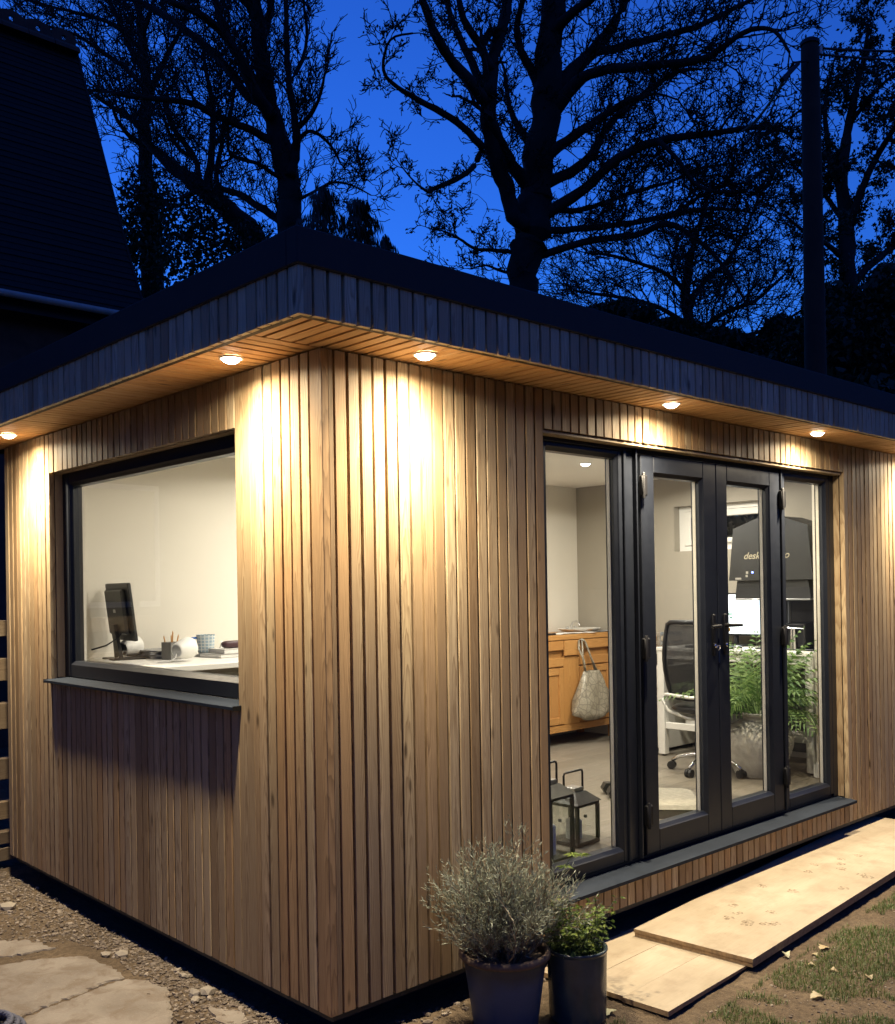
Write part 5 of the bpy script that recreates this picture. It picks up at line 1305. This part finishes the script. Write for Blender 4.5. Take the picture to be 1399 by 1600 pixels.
for k in range(34):
    o = obj('ridge_tile', rme, roof_h); o.location = (EX - 0.34*(k + 1), RY_, RZ_)
y0, z0 = slope(0)
gt = MB(); n = 8; vs = []
for x in (-9.2, EX - 0.02):
    for rr_ in (0.060, 0.053):
        for k in range(n + 1):
            a = math.pi + math.pi*k/n; vs.append((x, y0 - 0.045 + rr_*math.cos(a), z0 + 0.0 + rr_*math.sin(a)))
m_ = n + 1
fs = [(k, k+1, 2*m_ + k + 1, 2*m_ + k) for k in range(n)] + [(m_ + k + 1, m_ + k, 3*m_ + k, 3*m_ + k + 1) for k in range(n)] + [(0, 2*m_, 3*m_, m_), (n, m_ + n, 3*m_ + n, 2*m_ + n)]
gt.add(vs, fs).build('gutter', M['gutter'], hs, smooth=False)
MB().box(-9.2, EY + 0.02, EZ - 0.16, EX - 0.03, EY + 0.045, EZ - 0.01).build('fascia', M['plinth'], hs)
for x in (-3.5, 0.4):
    f_ = MB().box(x, EY + 0.255, 1.4, x + 1.1, EY + 0.2795, 2.9).build('window', M['gutter'], hs)
    MB().box(x + 0.07, EY + 0.245, 1.47, x + 1.03, EY + 0.2545, 2.83).build('pane', simple('darkpane', (0.01,0.01,0.012), 0.1), f_)

# ---- telegraph pole with its cables
M['pole'] = simple('pole_wood', (0.050,0.030,0.020), 0.9, var=0.35, scale=5, bmp=0.5, bscale=24)
pb_ = px(1275, 590, 9.6); ptop = px(1274, 66, 9.6)
po = thing('utility_pole', 'thick brown wooden telegraph pole against the blue evening sky', 'utility pole', (pb_.x, pb_.y, GZ))
H_ = ptop.z - GZ
MB().tube([(0, 0, -0.3), (0, 0, H_*0.5), (0.0, 0.0, H_ - 0.05), (0, 0, H_)], [0.118, 0.102, 0.084, 0.070], 18).build('shaft', M['pole'], po, angle=50)
MB().lathe([(0.090, 0.0), (0.092, 0.03), (0.060, 0.055), (0.0, 0.062)], 18, (0, 0, H_ - 0.02)).build('cap', M['plinth'], po, angle=40)
dl = px(1240, 98, 9.5) - Vector((pb_.x, pb_.y, GZ)); dr_ = px(1330, 76, 9.7) - Vector((pb_.x, pb_.y, GZ))
MB().tube([(0, 0, H_ - 0.20), dl*1.0 + Vector((0.10, -0.08, 0.02)), dl], 0.010, 6).tube([dl + Vector((0.04, -0.03, -0.005)), dl + (px(1216, 135, 9.3) - px(1240, 98, 9.5))*0.75], [0.018, 0.026, ][:2], 8).build('cable_clamp', M['plinth'], po)
MB().tube([(0, 0, H_ - 0.10), (RT*0.10) + Vector((0, 0, H_ - 0.09))], 0.012, 6).tube([(RT*0.10) + Vector((0, 0, H_ - 0.11)), (RT*0.10) + Vector((0, 0, H_ - 0.03))], 0.020, 8).build('insulator', M['gutter'], po)
def cable(pa, pb2, sag, r, lb):
    pts = []
    for i in range(25):
        t = i/24; p = pa.lerp(pb2, t); p.z -= sag*4*t*(1 - t); pts.append(p)
    o = MB().tube(pts, r, 6).build('overhead_cable', M['plinth'], smooth=True); tag(o, lb, 'cable', 'cables fixed to the pole')
PB = Vector((pb_.x, pb_.y, GZ))
cable(PB + dl, px(1160, 205, 14.0), 0.10, 0.016, 'black cable running down left from the pole into the oak')
cable(PB + RT*0.10 + Vector((0, 0, H_ - 0.05)), px(1700, 60, 11.5), 0.08, 0.012, 'upper black cable running right from the pole top')
cable(PB + RT*0.10 + Vector((0, 0, H_ - 0.11)), px(1700, 84, 11.5), 0.08, 0.010, 'lower black cable running right from the pole top')

# ---- trees
class Tree:
    def __init__(s, seed): s.rnd = random.Random(seed); s.trunk = MB(); s.tw = MB(); s.lf = MB(); s.seed = seed
    def limb(s, pts, t, dt=0.0, base=False):
        """pts: (u, v, width px); t depth of the limb's start, dt change of depth along it"""
        n = len(pts); P3 = []; rad = []
        for i, (u, v, w_) in enumerate(pts):
            tt = t + dt*i/(n - 1) + s.rnd.uniform(-0.12, 0.12)
            P3.append(px(u, v, tt)); rad.append(max(0.006, 0.5*w_*tt/FPX))
        # smooth with small kinks
        Q = []; Rr = []
        for i in range(n - 1):
            k = 4
            p0 = P3[max(i-1, 0)]; p1 = P3[i]; p2 = P3[i+1]; p3 = P3[min(i+2, n-1)]
            for j in range(k):
                f = j/k
                c = 0.5*((2*p1) + (p2 - p0)*f + (2*p0 - 5*p1 + 4*p2 - p3)*f*f + (3*p1 - p0 - 3*p2 + p3)*f*f*f)
                r = rad[i]*(1-f) + rad[i+1]*f
                Q.append(c + Vector((s.rnd.uniform(-1,1), s.rnd.uniform(-1,1), s.rnd.uniform(-1,1)))*r*0.16); Rr.append(r*s.rnd.uniform(0.94, 1.07))
        Q.append(P3[-1]); Rr.append(rad[-1])
        if base:
            b0 = P3[0]; r0 = rad[0]
            Q = [Vector((b0.x, b0.y, GZ - 0.3)), Vector((b0.x, b0.y, GZ + 0.5)), Vector((b0.x, b0.y, (b0.z + GZ)*0.5))] + Q
            Rr = [r0*1.9, r0*1.45, r0*1.15] + Rr
        s.trunk.tube(Q, Rr, 9 if max(Rr) > 0.05 else 6)
        return Q, Rr
    def twigs(s, Q, Rr, every, length, upb, lv, kink, leaf, start=0.15, rmin=0.006, droop=0.0):
        tot = 0; acc = 0
        n = len(Q); lens = [(Q[i+1] - Q[i]).length for i in range(n - 1)]; L = sum(lens)
        for i in range(n - 1):
            tot += lens[i]; acc += lens[i]
            if tot/L < start: acc = 0; continue
            while acc > every:
                acc -= every*s.rnd.uniform(0.7, 1.3)
                d = (Q[i+1] - Q[i]).normalized()
                s.grow(Q[i], s.side(d, upb), length*s.rnd.uniform(0.55, 1.2), min(Rr[i]*0.45, length*0.016), lv, kink, upb, leaf, rmin, droop)
        s.grow(Q[-1], (Q[-1] - Q[-2]).normalized(), length, Rr[-1]*0.8, lv, kink, upb, leaf, rmin, droop)
    def side(s, d, upb):
        r = Vector((s.rnd.gauss(0,1), s.rnd.gauss(0,1), s.rnd.gauss(0,1)))
        r = (r - d*r.dot(d)).normalized()
        return (r*0.8 + d*s.rnd.uniform(0.55, 1.25) + Vector((0, 0, upb))).normalized()
    def grow(s, p, d, l, r, lv, kink, upb, leaf, rmin, droop):
        n = 5 if lv > 0 else 4
        pts = [p.copy()]; q = p.copy()
        for i in range(n):
            d = (d + Vector((s.rnd.gauss(0,1), s.rnd.gauss(0,1), s.rnd.gauss(0,1)))*kink*(1.0 if lv > 0 else 1.35) + Vector((0, 0, upb*0.12 - droop))).normalized()
            q = q + d*l/n; pts.append(q.copy())
        r = max(r, rmin)
        s.tw.tube(pts, [max(rmin*0.7, r*(1 - 0.7*i/n)) for i in range(n + 1)], 3, cap=False)
        if lv > 0:
            k = s.rnd.randint(5, 7) if lv > 1 else s.rnd.randint(4, 6)
            for j in range(k):
                i = s.rnd.randint(1, n)
                s.grow(pts[i], s.side((pts[i] - pts[i-1]).normalized(), upb), l*s.rnd.uniform(0.35, 0.62), r*0.55, lv - 1, kink, upb, leaf, rmin, droop)
        if leaf and lv <= 1:
            for j in range(leaf[0]):
                if s.rnd.random() > leaf[2]: continue
                c = pts[s.rnd.randint(1, n)] + Vector((s.rnd.gauss(0,1), s.rnd.gauss(0,1), s.rnd.gauss(0,1)))*leaf[1]*0.8
                s.leafq(c, leaf[1]*s.rnd.uniform(0.6, 1.3))
    def leafq(s, c, z):
        a = Vector((s.rnd.gauss(0,1), s.rnd.gauss(0,1), s.rnd.gauss(0,1))).normalized(); b = a.cross(Vector((s.rnd.gauss(0,1), s.rnd.gauss(0,1), s.rnd.gauss(0,1)))).normalized()
        s.lf.add([c - a*z, c + b*z*0.55, c + a*z, c - b*z*0.55], [(0,1,2,3)])
    def clump(s, u, v, t, ru, rv, n, size, rt_=None):
        for _ in range(n):
            a = Vector((s.rnd.gauss(0,1), s.rnd.gauss(0,1), s.rnd.gauss(0,1))); a = a.normalized()*(s.rnd.random()**0.4)
            s.leafq(px(u + a.x*ru, v + a.y*rv, t + a.z*(rt_ or ru*t/FPX)), size*s.rnd.uniform(0.6, 1.4))
    def done(s, name, label, cat, leafm, loc, group='trees behind the studio'):
        o = thing(name, label, cat, (0, 0, 0), 0, group)
        s.trunk.build('trunk', M['bark'], o, smooth=True)
        if s.tw.f: s.tw.build('branches', M['twig'], o)
        if s.lf.f: s.lf.build('crown', M[leafm], o)
        return o

# the big oak behind the middle of the roof
T = Tree(31); t0 = 18.0
LV = (1, 0.036, 0.6)
OAK = [
 ([(817,455,48),(825,390,54),(832,345,58),(838,290,50),(849,200,47),(855,120,44),(862,50,40),(868,-40,36),(872,-140,28)], 0, 0, True),
 ([(822,352,24),(803,338,25),(793,300,25),(776,252,26),(766,200,26),(763,150,24)], -0.2, -0.8, False),
 ([(764,168,20),(736,130,18),(706,95,16),(681,55,14),(661,0,12),(650,-60,9)], -0.9, -1.5, False),
 ([(765,152,22),(772,92,20),(785,42,18),(795,-10,16),(806,-80,12)], -1.0, 0.4, False),
 ([(757,142,15),(739,100,13),(721,65,11),(703,20,9),(690,-35,7)], -0.9, 0.9, False),
 ([(768,110,15),(750,70,13),(725,30,11),(712,-30,8)], -1.0, -0.6, False),
 ([(829,298,24),(803,262,19),(784,226,17),(769,188,14)], 0, -0.9, False),
 ([(755,232,12),(724,198,11),(681,170,10),(638,147,8),(609,126,6),(599,103,5),(610,62,4),(645,52,3)], -0.9, -1.6, False),
 ([(753,236,10),(735,266,9),(702,285,8),(672,297,6),(669,300,5),(648,284,3),(626,258,2)], -0.9, -1.2, False),
 ([(838,362,12),(898,358,10),(960,352,9),(1000,346,9),(1056,334,8),(1112,326,6),(1165,330,4)], 0, 1.2, False),
 ([(832,405,12),(912,378,11),(993,367,10),(1042,350,10),(1084,371,8),(1119,402,6),(1150,444,5),(1168,480,3)], 0, -1.4, False),
 ([(843,340,20),(912,297,16),(965,248,14),(1028,220,12),(1105,210,10),(1175,199,8),(1220,203,6),(1240,216,4)], 0, -2.0, False),
 ([(845,290,20),(905,260,15),(933,228,13),(951,196,12),(975,172,10),(1015,140,9),(1060,112,7),(1090,108,4)], 0, 1.6, False),
 ([(848,250,20),(900,210,15),(930,190,12),(975,160,10),(1010,150,7)], 0, -0.8, False),
 ([(852,195,28),(881,154,22),(912,122,18),(958,108,15),(1028,101,13),(1098,93,11),(1140,66,9),(1175,46,8),(1210,48,6),(1234,82,4)], 0, -2.4, False),
 ([(857,150,30),(890,118,24),(923,84,19),(965,28,15),(985,-25,12)], 0, 1.0, False),
 ([(935,80,14),(965,75,12),(1018,60,11),(1088,42,9),(1150,12,7),(1190,-8,5)], 0.4, 1.4, False),
 ([(860,62,22),(885,28,15),(925,-2,12),(965,-45,9)], 0, -1.2, False),
 ([(812,395,8),(770,391,6),(741,388,5),(718,373,4),(690,360,2.5),(672,358,2)], 0, -1.0, False),
 ([(850,150,18),(832,112,15),(815,80,12),(808,40,10),(818,0,9),(830,-50,7)], 0, -0.6, False),
 ([(842,240,14),(822,213,12),(806,190,10),(795,160,8),(790,120,6)], 0, 0.8, False),
 ([(830,425,8),(790,425,5),(760,415,3),(735,420,2)], 0, 0.5, False),
 ([(842,318,14),(892,330,9),(940,318,7),(990,300,6),(1045,285,5),(1100,262,4),(1150,255,3)], 0, 2.2, False),
 ([(1028,218,8),(1060,250,7),(1085,285,6),(1120,300,5),(1160,300,3)], -1.0, -0.6, False),
 ([(1056,334,6),(1090,310,5),(1130,290,4),(1180,285,3)], 0.8, 0.6, False),
]
for pts, a, dt, base in OAK:
    Q, Rr = T.limb(pts, t0 + a, dt, base)
    wid = pts[len(pts)//2][2]
    right = pts[-1][0] > 880
    T.twigs(Q, Rr, 0.165 if right else 0.20, 1.15 if right else (0.55 if pts[-1][0] < 700 else 0.8), 0.30, 2, 0.27, LV if right else (1, 0.032, 0.5), start=0.40 if base else 0.18, rmin=0.0095)
T.done('oak_tree', 'broad gnarled oak silhouetted behind the middle of the studio roof', 'tree', 'deadleaf', None)

# tall tree left of the corner
T = Tree(47); t0 = 20.0
for pts, a, dt, base in [
 ([(455,375,40),(453,320,37),(449,270,36),(434,215,31),(421,160,29),(412,110,26),(405,60,24),(398,0,21),(390,-70,16)], 0, 0, True),
 ([(455,275,19),(462,240,15),(463,215,13),(460,180,11),(452,130,10),(449,80,9),(447,10,8),(445,-50,5)], -0.1, -0.6, False),
 ([(426,182,22),(396,140,19),(376,92,16),(346,50,14),(310,20,12),(268,4,10)], -0.2, -1.4, False),
 ([(418,165,16),(389,151,15),(363,116,13),(332,82,12),(294,50,11),(263,28,10),(231,9,9),(195,-6,7)], -0.1, 1.4, False),
 ([(420,160,18),(401,132,17),(376,94,14),(348,38,12),(335,-10,11),(325,-50,8)], 0, 0.6, False),
 ([(436,222,14),(417,217,13),(389,201,12),(357,189,11),(332,179,11),(304,163,10),(238,154,9),(180,146,7)], 0.1, -1.8, False),
 ([(446,282,8),(426,270,7),(401,255,6),(360,240,5),(357,204,4),(350,180,3)], 0, -0.8, False),
 ([(450,352,14),(439,347,13),(407,324,12),(376,305,10),(341,296,9),(300,300,6)], 0.2, 1.2, False),
 ([(462,205,9),(485,180,7),(500,150,5),(508,115,4)], -0.3, -0.8, False),
 ([(463,225,8),(482,205,6),(505,215,5),(522,235,4),(532,255,3)], -0.3, 0.6, False),
 ([(452,130,8),(472,95,6),(480,55,5),(475,10,4)], -0.4, 0.5, False),
 ([(459,315,7),(490,300,5),(520,285,4),(550,290,3),(580,305,2)], 0, -0.7, False),
 ([(405,70,16),(420,30,12),(428,-20,9)], 0, 0.7, False),
 ([(398,20,14),(375,-10,11),(360,-50,8)], 0, -0.7, False)]:
    Q, Rr = T.limb(pts, t0 + a, dt, base)
    T.twigs(Q, Rr, 0.17, 1.15 if pts[-1][0] < 460 else 0.72, 0.35, 2, 0.19, (1, 0.03, 0.10), start=0.30 if base else 0.12, rmin=0.0100)
T.done('tall_tree', 'tall bare tree with a forked trunk rising behind the roof corner', 'tree', 'deadleaf', None)

# further bare trees to the left
T = Tree(53); t0 = 25.0
for pts, a, dt, base in [
 ([(240,420,34),(236,330,28),(229,260,23),(226,200,20),(229,150,18),(225,100,16),(222,50,13),(215,0,10),(210,-50,7)], 0, 0, True),
 ([(226,205,12),(205,185,10),(180,170,8),(150,150,6)], 0, 1.0, False),
 ([(229,160,12),(245,120,10),(262,85,8),(285,40,6),(300,-10,4)], 0, -1.0, False),
 ([(226,110,10),(205,80,8),(190,40,7),(170,0,5)], 0, 0.8, False),
 ([(228,140,9),(200,110,8),(165,85,6),(120,55,5),(70,40,4)], 0, -1.5, False),
 ([(224,80,8),(180,40,7),(120,20,5),(60,5,4),(0,-15,3)], 0, 1.4, False),
 ([(231,230,10),(205,215,8),(185,190,6),(175,165,4)], 0, -0.8, False),
 ([(222,60,7),(235,20,6),(250,-30,4)], 0, -0.8, False)]:
    Q, Rr = T.limb(pts, t0 + a, dt, base)
    T.twigs(Q, Rr, 0.19, 1.6, 0.30, 2, 0.20, (1, 0.04, 0.12), start=0.35 if base else 0.1, rmin=0.0120)
T.clump(228, 330, 24.6, 48, 80, 1500, 0.07)
T.clump(215, 400, 24.4, 65, 80, 1700, 0.07)
T.done('ivy_clad_tree', 'ivy clad bare tree nearest the dark house roof', 'tree', 'ivy', None)
T = Tree(59); t0 = 22.5
for pts, a, dt, base in [
 ([(420,430,40),(395,368,36),(357,330,31),(310,289,26),(279,267,21),(246,240,15),(225,215,9)], 0, 0.8, True),
 ([(330,310,16),(326,285,14),(330,250,12),(333,190,10),(330,150,8),(322,110,6),(318,70,4)], 0, -0.8, False),
 ([(312,288,10),(304,245,9),(275,207,8),(263,170,6),(262,140,4)], 0.2, 0.8, False),
 ([(331,230,8),(352,205,7),(362,170,6),(368,130,4)], -0.3, 0.6, False),
 ([(350,325,9),(338,275,8),(345,235,7),(350,200,5)], 0, -0.6, False),
 ([(304,245,7),(283,235,6),(268,215,5),(258,190,4)], 0.2, -0.6, False)]:
    Q, Rr = T.limb(pts, t0 + a, dt, base)
    T.twigs(Q, Rr, 0.22, 1.2, 0.30, 2, 0.22, (2, 0.04, 0.3), start=0.2 if base else 0.12, rmin=0.0110)
T.clump(300, 330, 22.2, 60, 50, 900, 0.06); T.clump(365, 385, 22.0, 70, 45, 1200, 0.06); T.clump(290, 400, 22.0, 50, 60, 1000, 0.06)
T.done('leaning_tree', 'leaning tree with ivy along its trunk between the house and the tall tree', 'tree', 'ivy', None)

# small feathery conifers just over the roof edge
for k, (u, v, h, w_, t, lb) in enumerate([(505, 290, 110, 62, 14.0, 'larger feathery conifer top showing over the roof edge by the tall trunk'), (560, 308, 85, 58, 14.6, 'middle feathery conifer top showing over the roof edge'), (603, 366, 34, 30, 14.3, 'smallest conifer tip showing over the roof edge')]):
    T = Tree(70 + k)
    Q, Rr = T.limb([(u, v + h + 80, 9), (u + 1, v + h*0.6, 6), (u - 1, v, 2)], t, 0, True)
    for i in range(2600 if k < 2 else 900):
        f = T.rnd.random(); vv = v + f*(h + 40); ww = w_*(0.12 + f**0.6*1.1)*(0.75 + 0.25*math.sin(f*23 + k))
        a = T.rnd.uniform(0, 6.283); rr_ = T.rnd.random()**0.5
        c = px(u + ww*rr_*math.cos(a), vv, t + ww*rr_*math.sin(a)*t/FPX)
        dn = Vector((math.cos(a)*0.3, math.sin(a)*0.3, -1)); l = T.rnd.uniform(0.08, 0.2); sd = Vector((-math.sin(a), math.cos(a), 0))*T.rnd.uniform(0.006, 0.014)
        T.lf.add([c, c + dn*l*0.5 + sd, c + dn*l, c + dn*l*0.5 - sd], [(0,1,2,3)])
    T.done('conifer', lb, 'tree', 'conifer', None, 'conifers over the roof edge')

# leafy tree behind the pole, and another filling the distance under the oak
T = Tree(83); t0 = 14.5
for pts, a, dt, base in [
 ([(1336,640,34),(1332,520,30),(1326,430,26),(1322,350,23),(1315,290,19),(1322,220,15),(1336,150,11),(1350,90,7),(1356,50,4)], 0, 0, True),
 ([(1324,360,14),(1345,300,12),(1368,250,10),(1395,205,8),(1430,160,6)], 0, -0.8, False),
 ([(1318,310,11),(1300,260,9),(1292,210,8),(1290,160,6),(1300,110,4)], 0, 0.8, False),
 ([(1328,450,13),(1365,410,11),(1405,380,9),(1450,350,6)], 0, 0.8, False),
 ([(1325,410,11),(1290,380,8),(1255,360,6),(1225,335,4)], 0, -0.8, False),
 ([(1322,350,9),(1285,300,7),(1250,270,5),(1222,235,4)], 0, 0.6, False),
 ([(1330,190,8),(1362,150,6),(1392,120,5),(1430,90,4)], 0, 0.4, False)]:
    Q, Rr = T.limb(pts, t0 + a, dt, base)
    T.twigs(Q, Rr, 0.22, 0.66, 0.20, 2, 0.30, (8, 0.028, 0.92), start=0.25 if base else 0.1, rmin=0.0070)
T.done('leafy_tree', 'leafy dark tree behind the telegraph pole at the right edge', 'tree', 'ivy', None)
T = Tree(89); t0 = 27.0
for pts, a, dt, base in [
 ([(1085,600,22),(1078,520,18),(1072,450,14),(1082,390,10),(1100,330,7),(1110,290,4)], 0, 0, True),
 ([(1076,480,10),(1100,440,8),(1135,410,7),(1165,360,5),(1185,310,4)], 0, 1, False),
 ([(1074,460,9),(1045,430,7),(1010,415,6),(960,400,5),(915,395,3)], 0, -1, False),
 ([(1080,530,10),(1130,490,8),(1180,470,6),(1225,430,4)], 0, 1.2, False),
 ([(1078,510,9),(1030,480,7),(970,465,6),(900,455,4)], 0, -1.2, False),
 ([(1080,545,9),(1010,530,7),(940,505,5),(880,480,3)], 0, 1.2, False),
 ([(1080,560,9),(1150,530,7),(1210,510,5),(1260,480,3)], 0, -1.2, False)]:
    Q, Rr = T.limb(pts, t0 + a, dt, base)
    T.twigs(Q, Rr, 0.20, 1.9, 0.25, 2, 0.22, (3, 0.034, 0.8), start=0.2 if base else 0.08, rmin=0.0105)
T.done('distant_tree', 'distant fine leaved tree filling the gap under the oak boughs', 'tree', 'ivy', None)

# evergreen masses beyond the far end of the studio
def bush(name, label, blobs, size, seed, t):
    T = Tree(seed)
    u0 = sum(b[0] for b in blobs)/len(blobs)
    T.limb([(u0, 640, 14), (u0 + 4, 560, 10), (u0, 500, 6)], t, 0, True)
    for (u, v, ru, rv, n) in blobs: T.clump(u, v, t + T.rnd.uniform(-0.4, 0.4), ru, rv, n, size)
    T.done(name, label, 'shrub', 'ivy', None, 'evergreens beyond the far end of the studio')
bush('evergreen_bush', 'dense black evergreen mass at the right edge above the roof', [(1330,540,110,70,9000),(1400,490,70,80,6000),(1260,560,60,60,4500),(1390,620,90,80,6000),(1300,480,50,40,2200),(1300,640,80,60,4000)], 0.045, 91, 12.5)
bush('evergreen_bush', 'lower evergreen hedge top left of the pole just above the roof line', [(1180,560,60,36,3200),(1120,540,60,30,2400),(1225,530,40,40,2200),(1050,520,60,26,2000),(970,490,60,22,1600),(1240,600,40,50,2600)], 0.055, 92, 17.0)
# evergreens filling the view through the high window
T = Tree(95)
b0 = Vector((9.0, 2.6, GZ))
T.trunk.tube([b0 - Vector((0,0,0.2)), b0 + Vector((0,0,1.5)), b0 + Vector((0.1,0,3.2))], [0.12, 0.09, 0.03], 8)
for _ in range(15000):
    a = Vector((T.rnd.gauss(0,1), T.rnd.gauss(0,1), T.rnd.gauss(0,1))).normalized()*(T.rnd.random()**0.4)
    T.leafq(b0 + Vector((a.x*1.0, a.y*2.6, 2.3 + a.z*1.9)), 0.075*T.rnd.uniform(0.6, 1.3))
T.done('evergreen_bush', 'evergreen hedge outside the small high window of the end wall', 'shrub', 'ivy', None, 'evergreens beyond the far end of the studio')
